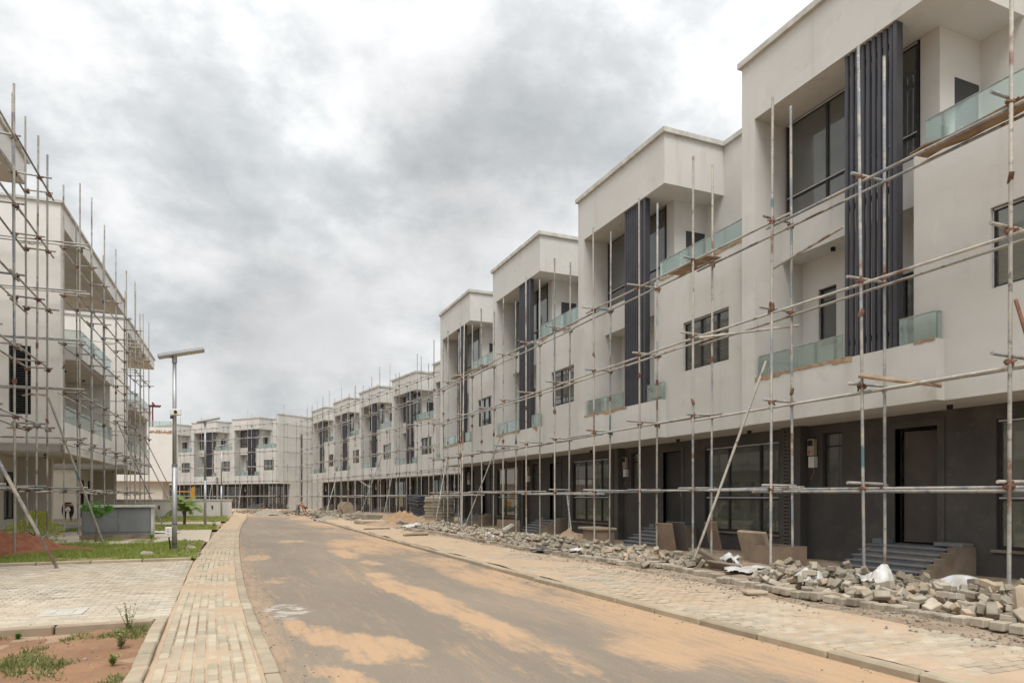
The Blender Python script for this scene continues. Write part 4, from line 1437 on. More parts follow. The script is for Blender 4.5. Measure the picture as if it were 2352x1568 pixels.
board("weathered timber plank lying across the lowest ledgers of the near scaffold", (10.1, 8.47, 3.56), (10.85, 7.52, 3.30), 0.22, 0.04, tilt=0.35, seed=1)
board("ragged plywood sheet on the top lift before the closest terrace railing", (10.5, 7.7, 7.07), (10.45, 5.0, 7.03), 0.42, 0.022, 'plywood', 0.05, 0.05, 2)
board("short plywood offcut on the top lift below the second terrace railing", (10.5, 14.2, 7.07), (10.5, 12.75, 7.07), 0.36, 0.022, 'plywood', 0.05, 0.04, 3)
board("pale plank on the top lift near the end of the near row", (10.35, 31.6, 7.2), (10.5, 27.4, 7.12), 0.24, 0.035, seed=4)


# ------------------------------------------------------------------ heaps of loose paving blocks
class Heap:
    def __init__(self, x0, x1, y0, y1, cell=0.05):
        self.x0, self.y0, self.c = x0, y0, cell
        self.nx, self.ny = int((x1 - x0) / cell) + 1, int((y1 - y0) / cell) + 1
        self.h = [[verge_z(x0 + i * cell, y0 + j * cell) for j in range(self.ny)] for i in range(self.nx)]

    def drop(self, x, y, half, th):
        r = int(half / self.c)
        i0, j0 = int((x - self.x0) / self.c), int((y - self.y0) / self.c)
        hs = []
        for i in range(max(0, i0 - r), min(self.nx, i0 + r + 1)):
            for j in range(max(0, j0 - r), min(self.ny, j0 + r + 1)):
                hs.append(self.h[i][j])
        if not hs:
            return None
        hs.sort()
        z = hs[int(len(hs) * .6)]
        for i in range(max(0, i0 - r), min(self.nx, i0 + r + 1)):
            for j in range(max(0, j0 - r), min(self.ny, j0 + r + 1)):
                self.h[i][j] = max(self.h[i][j], z + th * .82)
        return z


BLK = []
for k, mt in enumerate(('block', 'block', 'block_tan', 'block')):
    m = MB()
    m.cbox(0.205, 0.112 if k != 1 else 0.128, 0.084, 0.010)
    m = m.mesh('paving_block')
    m.materials.append(M[mt])
    BLK.append(m)


def pile(label, group, peaks, x0, x1, y0, y1, n, indiv, seed, jitter=0.5):
    rs = random.Random(seed)
    H = Heap(x0 - .3, x1 + .3, y0 - .3, y1 + .3)
    rest = MB()
    made = []
    tries = 0
    while len(made) < n and tries < n * 40:
        tries += 1
        x, y = rs.uniform(x0, x1), rs.uniform(y0, y1)
        lim = 0.09
        for (cx, cy, rx, ry, hh) in peaks:
            q = ((x - cx) / rx) ** 2 + ((y - cy) / ry) ** 2
            lim = max(lim, hh * (1 - q)) if q < 1 else lim
        inside = any(((x - cx) / rx) ** 2 + ((y - cy) / ry) ** 2 < 1.15 for (cx, cy, rx, ry, hh) in peaks)
        if not inside:
            continue
        i0, j0 = int((x - H.x0) / H.c), int((y - H.y0) / H.c)
        if H.h[i0][j0] - verge_z(x, y) > lim - 0.05:
            continue
        z = H.drop(x, y, 0.075, 0.084)
        if z is None:
            continue
        if rs.random() < 0.3:
            e = (rs.uniform(-.35, .35), rs.uniform(-.3, .3), rs.uniform(0, pi))
        else:
            e = (rs.gauss(0, jitter), rs.gauss(0, jitter * .8), rs.uniform(0, pi))
        if rs.random() < 0.12:
            e = (pi / 2 + rs.gauss(0, .4), rs.gauss(0, .3), rs.uniform(0, pi))
        made.append((x, y, z + 0.04 + 0.03 * abs(sin(e[0])) + .04 * abs(sin(e[1])), e, rs.randrange(4), rs.choice((1, 1, 1, .98, .62, .48, .8))))
    # those on top and nearest show largest
    made.sort(key=lambda q: -(q[2] * 2.0 - 0.12 * sqrt(q[0] ** 2 + q[1] ** 2) - .5 * (q[0] - x0)))
    for i, (x, y, z, e, k, sl) in enumerate(made):
        if i < indiv:
            o = ob('paving_block', BLK[k], loc=(x, y, z), rot=e, scale=(sl, 1 if sl > .7 else .9, 1 if sl > .7 else .92))
            tag(o, label, 'paving block', group)
        else:
            m = Matrix.Translation((x, y, z)) @ Matrix.Rotation(e[2], 4, 'Z') @ Matrix.Rotation(e[1], 4, 'Y') @ Matrix.Rotation(e[0], 4, 'X')
            rest.cbox(0.205 * sl, 0.112, 0.084, 0.010, m)
    if rest.v:
        o = ob('paving_block_heap', rest, 'block', kind='stuff')
        o['label'] = label.replace('loose grey concrete paving block', 'mass of grey concrete paving blocks')
        o['category'] = 'paving blocks'


pile("loose grey concrete paving block in the heap before the closest entrance steps", 'blocks of the heap before the closest steps',
     [(9.15, 8.4, 0.95, 1.05, 0.80), (9.05, 6.9, 0.8, 1.1, 0.42), (9.1, 5.75, 0.95, 1.15, 0.62), (9.0, 4.75, 0.8, 0.7, 0.42), (8.6, 7.4, 0.5, 1.5, 0.28)], 8.12, 10.05, 4.1, 9.5, 520, 170, 41)
pile("loose grey concrete paving block in the heap before the second house's steps", 'blocks of the heap before the second house',
     [(8.9, 12.3, 0.85, 1.0, 0.62), (8.85, 13.8, 0.8, 1.4, 0.50), (8.9, 15.6, 0.8, 1.5, 0.46), (8.8, 17.3, .85, 1.5, .46), (8.9, 18.8, .8, 1.2, .36)], 8.0, 9.8, 11.0, 20.0, 640, 90, 42)
pile("loose grey concrete paving block in the long heap before the third and fourth houses", 'blocks of the heap before the third and fourth houses',
     [(9.0, 21.2, .9, 1.5, .44), (9.1, 23.6, .9, 1.8, .50), (9.2, 26.2, .9, 1.8, .48), (9.2, 28.8, .95, 1.9, .55), (9.2, 31.6, 1.0, 1.9, .45)], 8.1, 10.2, 19.8, 33.4, 760, 40, 43)

# scattered singles between the paving edge and the heaps
rs = random.Random(50)
gr = MB()


def pebble_at(mb, x, y, z, r, rs):
    vs = []
    for (a, b, c) in ((1, 0, 0), (-1, 0, 0), (0, 1, 0), (0, -1, 0), (0, 0, 1), (0, 0, -1)):
        k = r * rs.uniform(.6, 1.3)
        vs.append((x + a * k, y + b * k, z + c * k * .6))
    mb.add(vs, [(0, 2, 4), (2, 1, 4), (1, 3, 4), (3, 0, 4), (2, 0, 5), (1, 2, 5), (3, 1, 5), (0, 3, 5)])


for _ in range(5200):
    y = 3.6 + 40 * rs.random() ** 1.6
    x = rs.gauss(7.6, 0.35) if rs.random() < .72 else rs.uniform(6.6, 10.4)
    if x < 6.2:
        continue
    pebble_at(gr, x, y, (verge_z(x, y) if x > pr_out(y) else 0.075) + 0.004, rs.choice((.006, .009, .012, .018, .028)), rs)
for _ in range(700):
    y = 3.5 + 30 * rs.random() ** 1.5
    side_ = rs.random()
    x = rr(y) - abs(rs.gauss(0, .25)) if side_ < .5 else rl(y) + abs(rs.gauss(0, .22))
    pebble_at(gr, x, y, 0.004, rs.choice((.005, .007, .010, .014)), rs)
for _ in range(900):
    y = 4.0 + 29 * rs.random()
    x = rs.gauss(8.95, .55)
    if x > 7.9 and not (9.5 < y < 11):
        s = rs.uniform(.03, .10)
        gr.cbox(s, s * rs.uniform(.4, .9), s * rs.uniform(.3, .6), .006, Matrix.Translation((x, y, verge_z(x, y) + s * .2 + rs.random() * .25 * max(0, 1 - abs(x - 9.0)))) @ Matrix.Rotation(rs.uniform(0, 6), 4, 'Z') @ Matrix.Rotation(rs.gauss(0, .6), 4, 'X'))
ob('gravel', gr, 'pebble', kind='stuff')['label'] = "loose gravel and crumbs strewn over the verge and gutters"


# ------------------------------------------------------------------ crumpled sheets, boards, crates on the verge
def crumple(name, label, cat, x, y, w, l, h, mat, seed, rz=0.0, z=0.08, n=30, group=None):
    rs = random.Random(seed)
    m = MB()
    ok = set()
    for j in range(n + 1):
        for i in range(n + 1):
            u, v = i / n - .5, j / n - .5
            nx_ = fb(u * 5 + seed, v * 5, 1)
            r1 = 0.5 + 0.9 * mnoise.noise(Vector((u * 2.6 + seed * 3, v * 2.6, 2)))
            r2 = abs(mnoise.noise(Vector((u * 8 + seed * 7 + v * 4, v * 3, 5))))
            edge = max(abs(u), abs(v)) * 2
            zz = h * max(0.0, (0.85 * r1 + 0.42 * r2)) * (1 - 0.9 * edge ** 2)
            m.v.append((w * (u + 0.09 * fb(v * 4, seed, u * 2)), l * (v + 0.09 * fb(u * 4, seed + 9, v * 2)), zz))
    for j in range(n):
        for i in range(n):
            u, v = (i + .5) / n - .5, (j + .5) / n - .5
            if sqrt(u * u + v * v) * 2 > 0.88 + 0.35 * fb(atan2(v, u) * 1.3, seed, 3):
                continue
            k = j * (n + 1) + i
            m.f.append((k, k + 1, k + n + 2, k + n + 1))
    o = ob(name, m, mat, loc=(x, y, z), rot=(0, 0, rz), smooth=True)
    sm = o.modifiers.new('thick', 'SOLIDIFY')
    sm.thickness = 0.004
    return tag(o, label, cat, group)


crumple('plastic_sheet', "crumpled white plastic sheet half buried in the closest block heap", 'plastic sheet', 8.55, 8.1, .55, .45, .30, 'plastic', 3, 0.4, 0.12)
crumple('plastic_sheet', "white plastic sheet rising between blocks below the closest entrance steps", 'plastic sheet', 9.0, 7.25, .7, .6, .34, 'plastic', 4, 1.2, 0.2)
crumple('plastic_sheet', "long white plastic sheet spread behind the blocks beside the closest steps", 'plastic sheet', 10.1, 6.45, .8, 1.5, .30, 'plastic', 5, 0.2, 0.12)
crumple('plastic_sheet', "wide white plastic sheet on the ground between the two closest heaps", 'plastic sheet', 9.4, 10.3, 1.2, 1.0, .18, 'plastic', 6, 0.3, 0.08)
crumple('plastic_sheet', "white plastic sheet hanging beside the foot of the slanting brace", 'plastic sheet', 9.7, 11.3, .5, .8, .34, 'plastic', 8, 0.1, 0.08)
crumple('plastic_sheet', "small white plastic bag on the blocks before the third house", 'plastic sheet', 8.35, 21.6, .45, .5, .22, 'plastic', 9, 0.7, 0.12)
crumple('plastic_sheet', "white plastic bag on the edge of the long block heap", 'plastic sheet', 8.75, 26.6, .45, .9, .22, 'plastic', 10, 0.5, 0.1)
crumple('plastic_sheet', "dirty white sack slumped at the far end of the long heap", 'plastic sheet', 7.9, 29.9, .7, 1.1, .32, 'plastic', 11, 0.9, 0.08)
crumple('plastic_sheet', "torn dark plastic film lying before the second house's heap", 'plastic sheet', 7.75, 16.2, .5, .8, .16, 'plastic_dark', 12, 0.4, 0.06)
crumple('plastic_sheet', "white plastic bag under the second house's heap edge", 'plastic sheet', 8.15, 15.0, .35, .5, .14, 'plastic', 14, 0.4, 0.14)
crumple('plastic_sheet', "white sheet lying on the paved drive behind the lamp post", 'plastic sheet', -2.0, 30.6, 1.1, 1.6, .16, 'plastic', 15, 0.2, 0.06)
crumple('plastic_sheet', "white sheet on the ground behind the scaffold poles across the street", 'plastic sheet', -6.3, 33.0, 1.0, 1.0, .18, 'plastic', 16, 0.2, 0.06)
crumple('tarpaulin', "dark tarpaulin bundle lying where the kerb ends", 'tarpaulin', 6.3, 47.6, 1.6, .7, .22, 'plastic_dark', 17, 0.3, 0.03)
crumple('tarpaulin', "dark plastic bag in the dirt beside the tan sand heap", 'tarpaulin', 8.35, 33.6, .6, .8, .3, 'plastic_dark', 18, 0.3, 0.08)


def slab(name, label, cat, mat, dims, loc, rot, ch=0.012, group=None):
    o = ob(name, MB().cbox(*dims, ch), mat, loc=loc, rot=rot)
    return tag(o, label, cat, group)


slab('leaning_board', "tan board leaning on the side of the second house's steps", 'board', 'cardboard', (0.62, 0.03, 0.78), (10.85, 15.05, 0.42), (radians(-12), 0, radians(100)))
slab('leaning_board', "dark stained board standing behind the tan one by the second steps", 'board', 'doorleaf_brown', (0.72, 0.03, 0.80), (11.15, 14.95, 0.44), (radians(-10), 0, radians(95)))
slab('leaning_board', "tan board leaning against the dark wall below the second house's window", 'board', 'cardboard', (0.42, 0.03, 0.82), (11.85, 14.35, 0.44), (radians(-14), radians(3), radians(95)))
slab('concrete_slab', "thick concrete slab leaning on the brown crate before the second house", 'slab', 'concrete_tan', (0.95, 0.10, 0.72), (10.75, 11.65, 0.40), (radians(-16), 0, radians(84)), 0.02)
# brown crate: open box
def crate(label, x, y, rz, dx, dy, dz, lidded=False):
    t = thing('crate', label, 'crate', (x, y, 0.06), rz)
    for a in (((-dx / 2, dx / 2, -dy / 2, -dy / 2 + .025, 0, dz)), ((-dx / 2, dx / 2, dy / 2 - .025, dy / 2, 0, dz)), ((-dx / 2, -dx / 2 + .025, -dy / 2 + .025, dy / 2 - .025, 0, dz)), ((dx / 2 - .025, dx / 2, -dy / 2 + .025, dy / 2 - .025, 0, dz))):
        ob('side', MB().box(*a), 'cardboard', t)
    ob('bottom', MB().box(-dx / 2 + .025, dx / 2 - .025, -dy / 2 + .025, dy / 2 - .025, 0, .02), 'cardboard', t)
    if lidded:
        ob('lid', MB().cbox(dx + .3, dy + .12, .07, .01, Matrix.Translation((.1, 0, dz + .04))), 'concrete_tan', t)
    return t


crate("open brown crate standing below the second house's wide window", 10.75, 11.0, radians(88), 1.0, 0.62, 0.42)
crate("brown crate with a slab on top below the third house's window", 10.7, 18.3, radians(86), 0.95, 0.6, 0.42, True)
crate("plain brown crate before the third house's ribbed pier", 10.75, 25.6, radians(88), 1.05, 0.6, 0.5)
slab('kerb_block', "tan concrete kerb block standing at the end of the closest heap", 'kerb block', 'concrete_tan', (0.26, 0.16, 0.42), (8.62, 4.95, 0.26), (radians(-24), radians(8), radians(-30)), 0.05)
slab('timber_offcut', "brown timber offcut wedged in the blocks at the brace's foot", 'timber', 'stringer', (0.66, 0.14, 0.09), (9.2, 11.15, 0.24), (radians(8), radians(28), radians(-60)))
slab('timber_offcut', "flat brown timber board on the ground between the heaps", 'timber', 'stringer', (0.75, 0.2, 0.06), (9.15, 10.75, 0.13), (radians(-50), radians(3), radians(-75)))
slab('timber_offcut', "orange-brown board lying on the second house's heap", 'timber', 'plywood', (0.55, 0.14, 0.04), (8.3, 17.9, 0.24), (radians(-35), 0, radians(-70)))
slab('concrete_post', "round-edged concrete post lying on the long block heap", 'post', 'concrete', (0.22, 1.3, 0.2), (9.5, 22.6, 0.36), (radians(5), 0, radians(-35)), 0.06)
slab('timber_offcut', "grey log lying on the pavement before the third house", 'timber', 'concrete_tan', (0.16, 1.1, 0.12), (6.6, 24.5, 0.13), (0, 0, radians(-70)), 0.04)
slab('timber_offcut', "reddish timber beam lying at the kerb near the tan sand heap", 'timber', 'stringer', (0.16, 1.2, 0.1), (6.2, 29.4, 0.1), (0, 0, radians(-78)), 0.03)
slab('concrete_slab', "broken concrete slab lying in the debris past the near row", 'slab', 'concrete_tan', (1.6, 0.9, 0.22), (7.3, 36.0, 0.16), (0.05, 0.03, 0.3), 0.04)
slab('concrete_slab', "mossy stack slab lying beside the grey rubble past the near row", 'slab', 'grey_sand', (1.3, 1.2, 0.35), (8.6, 43.2, 0.24), (0.03, 0.05, 0.4), 0.04)
# drain cover pieces / loose kerb on the pavement
slab('concrete_slab', "flat broken paver piece lying on the pavement close to the camera", 'slab', 'concrete_tan', (0.34, 0.2, 0.06), (7.15, 7.75, 0.11), (0.02, 0.03, -0.2), 0.02)

# stack of precast slabs behind the near scaffold's far end
t = thing('slab_stack', "stack of concrete slabs between scaffold poles at the near row's end", 'slab stack', (10.9, 35.6, 0.05), radians(-70))
rs = random.Random(3)
for i in range(9):
    ob('slab', MB().cbox(1.5, 0.9, 0.15, 0.02, Matrix.Rotation(rs.gauss(0, .03), 4, 'Z')), 'concrete' if i > 7 else 'grey_sand', t, loc=(rs.gauss(0, .03), rs.gauss(0, .03), 0.1 + i * 0.16))
t = thing('tile_stack', "tall leaning stack of black roofing sheets before the middle row", 'tile stack', (13.1, 47.5, 0.05), radians(-75))
for i in range(14):
    ob('sheet', MB().cbox(1.7, 1.0, 0.10, 0.015, Matrix.Rotation(rs.gauss(0, .05), 4, 'Z') @ Matrix.Rotation(radians(4), 4, 'Y')), 'plastic_dark', t, loc=(0.45 - i * 0.05 + rs.gauss(0, .03), rs.gauss(0, .04), 0.08 + i * 0.108))
t = thing('cable_drum', "round pale wooden cable drum standing on edge before the middle row", 'cable drum', (9.2, 55.6, 0.0), radians(25))
for yy in (-0.28, 0.28):
    ob('flange', MB().tube((0, yy - .03, 0.56), (0, yy + .03, 0.56), 0.55, 28), 'concrete_tan', t)
ob('core', MB().tube((0, -.25, 0.56), (0, .25, 0.56), 0.3, 16), 'timber', t)
t = thing('hard_hat', "bright yellow hard hat lying on the ground beside the cable drum", 'hard hat', (7.75, 49.7, 0.05), 0.4)


def dome(r, flat=0.85, n=16, m_=6):
    mb = MB()
    for j in range(m_ + 1):
        a = pi / 2 * j / m_
        for i in range(n):
            mb.v.append((r * cos(a) * cos(2 * pi * i / n), r * cos(a) * sin(2 * pi * i / n) * .88, r * sin(a) * flat))
    for j in range(m_):
        for i in range(n):
            mb.f.append((j * n + i, j * n + (i + 1) % n, (j + 1) * n + (i + 1) % n, (j + 1) * n + i))
    return mb


ob('shell', dome(0.17), 'helmet_yellow', t, smooth=True)
ob('brim', MB().tube((0.02, 0, -0.01), (0.02, 0, 0.012), 0.19, 18), 'helmet_yellow', t)


# ------------------------------------------------------------------ heaps of sand and soil
def mound(name, label, cat, x, y, rx, ry, h, mat, seed, n=40, rough=.14):
    m = MB()
    for j in range(n + 1):
        for i in range(n + 1):
            u, v = 2 * i / n - 1, 2 * j / n - 1
            r = sqrt(u * u + v * v) * (1 + .22 * fb(atan2(v, u) * 1.2, seed, 0))
            z = h * max(0, 1 - r) ** .85 * (1 + .35 * fb(u * 2.2, v * 2.2, seed)) + rough * h * fb(u * 7, v * 7, seed) * max(0, 1.05 - r)
            m.v.append((u * rx, v * ry, z - 0.02 if r < 1.02 else -.1))
    for j in range(n):
        for i in range(n):
            k = j * (n + 1) + i
            if max(m.v[k][2], m.v[k + 1][2], m.v[k + n + 2][2], m.v[k + n + 1][2]) > -.05:
                m.f.append((k, k + 1, k + n + 2, k + n + 1))
    return tag(ob(name, m, mat, loc=(x, y, 0.05), smooth=True), label, cat)


mound('soil_heap', "dark red soil heap around a scaffold pole across the street", 'soil heap', -5.3, 21.6, 1.55, 1.7, 0.62, 'red_soil', 2)
mound('soil_heap', "low spill of dark red soil trailing across the lawn", 'soil heap', -4.0, 21.8, 1.0, .7, 0.16, 'red_soil', 4)
mound('sand_heap', "tan sand heap beside the kerb past the near row", 'sand heap', 9.6, 38.8, 1.5, 2.2, 0.58, 'tan_soil', 5, rough=.35)
mound('sand_heap', "lower tan sand spread in front of the slab stack", 'sand heap', 9.8, 34.8, 1.4, 2.2, 0.32, 'tan_soil', 6)
mound('sand_heap', "grey sand heap where the road ends before the closing row", 'sand heap', 3.6, 59.2, 1.25, 2.0, 0.5, 'grey_sand', 7)
mound('sand_heap', "small grey mortar heap beside the dark tarpaulin", 'sand heap', 6.2, 44.0, 0.8, 1.4, 0.3, 'grey_sand', 8)
mound('soil_heap', "brown soil heap behind the second house's block heap", 'soil heap', 10.6, 19.9, 0.7, .8, 0.4, 'dirt', 9)
mound('soil_heap', "reddish debris bank at the kerb past the near row", 'soil heap', 7.6, 34.5, 1.0, 2.6, 0.22, 'dirt', 12)

# grey rubble in front of the middle row and at the road's end
rb = MB()
rs = random.Random(77)
for _ in range(900):
    c = rs.choice(((8.3, 43.9, .7, 1.0, .5), (7.4, 57.5, 2.2, 2.0, .25), (9.5, 60, 2, 2.5, .3), (5.5, 64, 3.0, 3.0, .25), (8.2, 52, 1.5, 5, .12), (11.5, 42, 1.5, 4, .12), (3, 70, 2.5, 5, .2)))
    x, y = rs.gauss(c[0], c[2] * .5), rs.gauss(c[1], c[3] * .5)
    q = max(0, 1 - ((x - c[0]) / c[2]) ** 2 - ((y - c[1]) / c[3]) ** 2)
    s = rs.uniform(.12, .34)
    m = Matrix.Translation((x, y, .05 + c[4] * q * rs.random())) @ Matrix.Rotation(rs.uniform(0, 6), 4, 'Z') @ Matrix.Rotation(rs.gauss(0, .5), 4, 'X') @ Matrix.Rotation(rs.gauss(0, .4), 4, 'Y')
    rb.cbox(s, s * rs.uniform(.4, .9), s * rs.uniform(.3, .5), .012, m)
ob('rubble', rb, 'block', kind='stuff')['label'] = "grey rubble and broken blocks strewn before the middle row and the road's end"


# ------------------------------------------------------------------ lamp posts, walls, boxes
def lamp(label, x, y, h, extra=False):
    t = thing('lamp_post', label, 'lamp post', (x, y, 0.03), 0.0, 'solar lamp posts along the footpath')
    ob('pole', MB().tube((0, 0, 0), (0, 0, h * .45), 0.064, 16).tube((0, 0, h * .45), (0, 0, h), 0.050, 16, 0.046), 'lamp_metal', t, smooth=True)
    ob('base_plate', MB().box(-.2, .2, -.2, .2, 0, .025), 'concrete', t)
    ob('collar', MB().tube((0, 0, .10), (0, 0, .13), 0.072, 16).tube((0, 0, h * .445), (0, 0, h * .46), 0.067, 16), 'grey_paint', t)
    head = ob('lamp_head', MB().cbox(1.12, 0.36, 0.075, 0.02), 'lamp_metal', t, loc=(0.16, 0, h + 0.16), rot=(0, radians(-14), 0))
    ob('solar_panel', MB().box(-.54, .54, -.165, .165, 0.0375, 0.044), 'panel_pv', head)
    for i in range(4):
        ob('lens', MB().box(-.42 + i * .22, -.25 + i * .22, -.12, .12, -0.043, -0.037), 'lamp_lens', head)
    ob('bracket', MB().tube((0, 0, h - .1), (0, 0, h + .14), 0.06, 14).box(-.22, -.04, -.02, .02, h + 0.02, h + .07), 'lamp_metal', t)
    if extra:
        bx_ = ob('camera_box', MB().cbox(0.26, 0.13, 0.16, 0.012), 'white_box', t, loc=(0.03, -.10, 3.64))
        ob('lens', MB().tube((0.0, -.06, .0), (0.0, -.09, .0), 0.04, 12), 'black', bx_)
        ob('speaker', MB().tube((-.09, -.03, -.10), (-.09, -.03, -.17), 0.035, 10), 'black', bx_)
        j = ob('junction_box', MB().cbox(0.16, 0.12, 0.26, 0.012), 'white_box', t, loc=(-.135, -0.04, .56))
        for k in (-.06, .02, .07):
            ob('label', MB().box(-.035, .025, -.066, -.0605, k - .003, k + .007), 'red_print', j)
        ob('conduit', MB().tube((-.08, -.03, .0), (-.13, -.03, .44), 0.018, 8), 'black', t)
        ob('tape_band', MB().tube((0, 0, .24), (0, 0, .265), 0.068, 16).tube((0, 0, .75), (0, 0, .77), 0.068, 16), 'plastic_dark', t)
    return t


lamp("closest solar lamp post with white camera box, standing in the grass", -1.1, 19.65, 5.02, True)
lamp("middle solar lamp post, standing beside the small palm", -0.73, 37.9, 5.18)
lamp("farthest solar lamp post, standing before the low wall's end", 0.04, 53.9, 5.05)
t = thing('camera_pole', "short pole carrying a white camera behind the low wall", 'camera pole', (-0.22, 56.2, 0), 0)
ob('pole', MB().tube((0, 0, 0), (0, 0, 2.85), 0.05, 10), 'lamp_metal', t)
cm = ob('camera', MB().cbox(0.2, 0.34, 0.16, 0.03), 'white_box', t, loc=(-.05, -.1, 2.93))
ob('lens', MB().tube((0, -.17, 0), (0, -.19, 0), .05, 10), 'black', cm)

t = thing('box_wall', "grey panelled service box with pale coping, standing on the lawn", 'service box', (-3.22, 26.6, 0.0), 0)
ob('plinth', MB().box(-1.12, 1.06, 0.01, 0.62, -0.1, 0.2), 'plinth_mud', t)
ob('body', MB().box(-1.06, 1.03, 0.03, 0.6, 0.2, 1.14), 'grey_paint', t)
for a, b in ((-1.0, -0.02), (0.02, 0.96)):
    ob('door_panel', MB().box(a, b, 0.012, 0.029, 0.30, 1.10), 'grey_paint', t)
ob('side_post', MB().box(1.0, 1.07, -0.01, 0.66, 0.2, 1.14), 'coping', t)
ob('coping', MB().box(-1.12, 1.12, -0.06, 0.68, 1.14, 1.21), 'coping', t)

t = thing('low_wall', "low rendered wall with two small lights, crossing behind the palm", 'wall', (0, 54.6, 0), 0)
ob('wall', MB().box(-9.5, 0.74, 0, 0.22, -0.1, 1.22), 'plaster', t)
ob('coping', MB().box(-9.5, 0.80, -0.05, 0.27, 1.22, 1.31), 'coping', t)
for x in (-4.04, -0.58):
    ob('wall_light', MB().box(x - .04, x + .04, -.05, 0, .62, .82).box(x - .055, x + .055, -.10, 0, .80, .84), 'black', t)

t = thing('excavator', "yellow excavator arm showing above the low wall", 'excavator', (-2.4, 64, 0), 0)
ob('stick', MB().cbox(1.0, 0.2, 0.10, 0.02), 'yellow_paint', t, loc=(-.5, 0, 1.92), rot=(0, radians(1), 0))
ob('boom', MB().add([(x, y, z) for y in (-.16, .16) for x, z in ((.02, 1.2), (.30, 1.2), (.36, 1.9), (.34, 2.2), (.22, 2.36), (.10, 2.22), (.06, 1.85))],
                    [(0, 1, 2, 3, 4, 5, 6), (13, 12, 11, 10, 9, 8, 7)] + [(i, 7 + i, 7 + (i + 1) % 7, (i + 1) % 7) for i in range(7)]), 'yellow_paint', t)
ob('cab', MB().cbox(1.5, 1.6, 0.7, .08), 'yellow_paint', t, loc=(1.0, .6, .75))
ob('track', MB().cbox(2.6, .5, .45, .2), 'black', t, loc=(.9, -.3, .22))
ob('track', MB().cbox(2.6, .5, .45, .2), 'black', t, loc=(.9, 1.4, .22))

# ------------------------------------------------------------------ plants
def leaf_blob(mb, c, rx, ry, rz, n, size, rs, hollow=.35):
    for _ in range(n):
        while True:
            u = Vector((rs.uniform(-1, 1), rs.uniform(-1, 1), rs.uniform(-1, 1)))
            if hollow < u.length < 1:
                break
        if fb(u.x * 2 + c[0] * 3, u.y * 2, u.z * 2 + c[2] * 5) < -.12:
            continue
        p = Vector((c[0] + u.x * rx, c[1] + u.y * ry, c[2] + u.z * rz))
        d = (u + Vector((rs.uniform(-.8, .8), rs.uniform(-.8, .8), rs.uniform(-.5, .9)))).normalized()
        a = d.orthogonal().normalized()
        a.rotate(Matrix.Rotation(rs.uniform(0, 6.28), 3, d))
        s = size * rs.uniform(.6, 1.3)
        q = p + d * s
        mb.add([p, p + d * s * .5 + a * s * .28, q, p + d * s * .5 - a * s * .28], [(0, 1, 2, 3)])


rs = random.Random(91)
t = thing('sapling', "small leafy sapling growing in front of the grey service box", 'sapling', (-3.68, 25.3, 0.03))
ob('trunk', MB().tube((0, 0, 0), (0.02, 0, .5), .018, 6, .014).tube((.02, 0, .5), (-.03, 0, 1.0), .014, 6, .008), 'bark', t)
m = MB()
for c, r in (((-.06, 0, 1.14), .27), ((.22, 0, 1.02), .24), ((.02, 0, .92), .17), ((-.25, 0, 1.12), .13), ((.36, 0, 1.08), .12)):
    leaf_blob(m, c, r, r, r * .7, 330, .07, rs, .1)
ob('crown', m, 'leaf_green', t)
t = thing('shrub', "bushy yellow-green shrub beside the red soil heap", 'shrub', (-5.75, 27.4, 0.05))
m = MB()
for c, r in (((0, 0, .40), .58), ((.4, 0, .30), .42), ((-.4, 0, .34), .42), ((.05, 0, .75), .32)):
    leaf_blob(m, c, r, r, r * .7, 900, .065, rs, .2)
ob('crown', m, 'leaf_yellow', t)
ob('stem', MB().tube((0, 0, 0), (0, 0, .3), .03, 6).tube((0, 0, .1), (.25, 0, .35), .02, 6).tube((0, 0, .1), (-.25, .05, .35), .02, 6), 'bark', t)

# young palm
t = thing('palm_tree', "young palm with drooping fronds beside the middle lamp post", 'palm', (-1.74, 39.2, 0.05))
ob('trunk', MB().tube((0, 0, 0), (0.02, 0, .35), .075, 10, .06).tube((.02, 0, .35), (.0, 0, .66), .06, 10, .10), 'bark', t)
for i in range(19):
    az = i * 2.4 + rs.uniform(-.2, .2)
    el = radians(rs.uniform(38, 82))
    L = rs.uniform(0.95, 1.4)
    m = MB()
    p = Vector((0, 0, .6))
    d = Vector((cos(az) * cos(el), sin(az) * cos(el), sin(el)))
    side = Vector((-sin(az), cos(az), 0))
    n = 13
    for k in range(n):
        q = p + d * (L / n)
        m.tube(p, q, .016 * (1 - k / n) + .004, 4, cap=False)
        if k > 1:
            ll = .34 * (1 - abs(k / n - .45) * 1.1)
            for s in (-1, 1):
                tip = p + side * s * ll * .8 + d * ll * .55 + Vector((0, 0, -ll * .35))
                m.add([p, p + d * .09, tip], [(0, 1, 2)])
                p2 = p + d * (L / n * .5)
                tip = p2 + side * s * ll * .75 + d * ll * .6 + Vector((0, 0, -ll * .25))
                m.add([p2, p2 + d * .09, tip], [(0, 1, 2)])
        p = q
        d = (d + Vector((0, 0, -.15 - .05 * k / n))).normalized()
    ob('frond', m, 'leaf_palm', t)


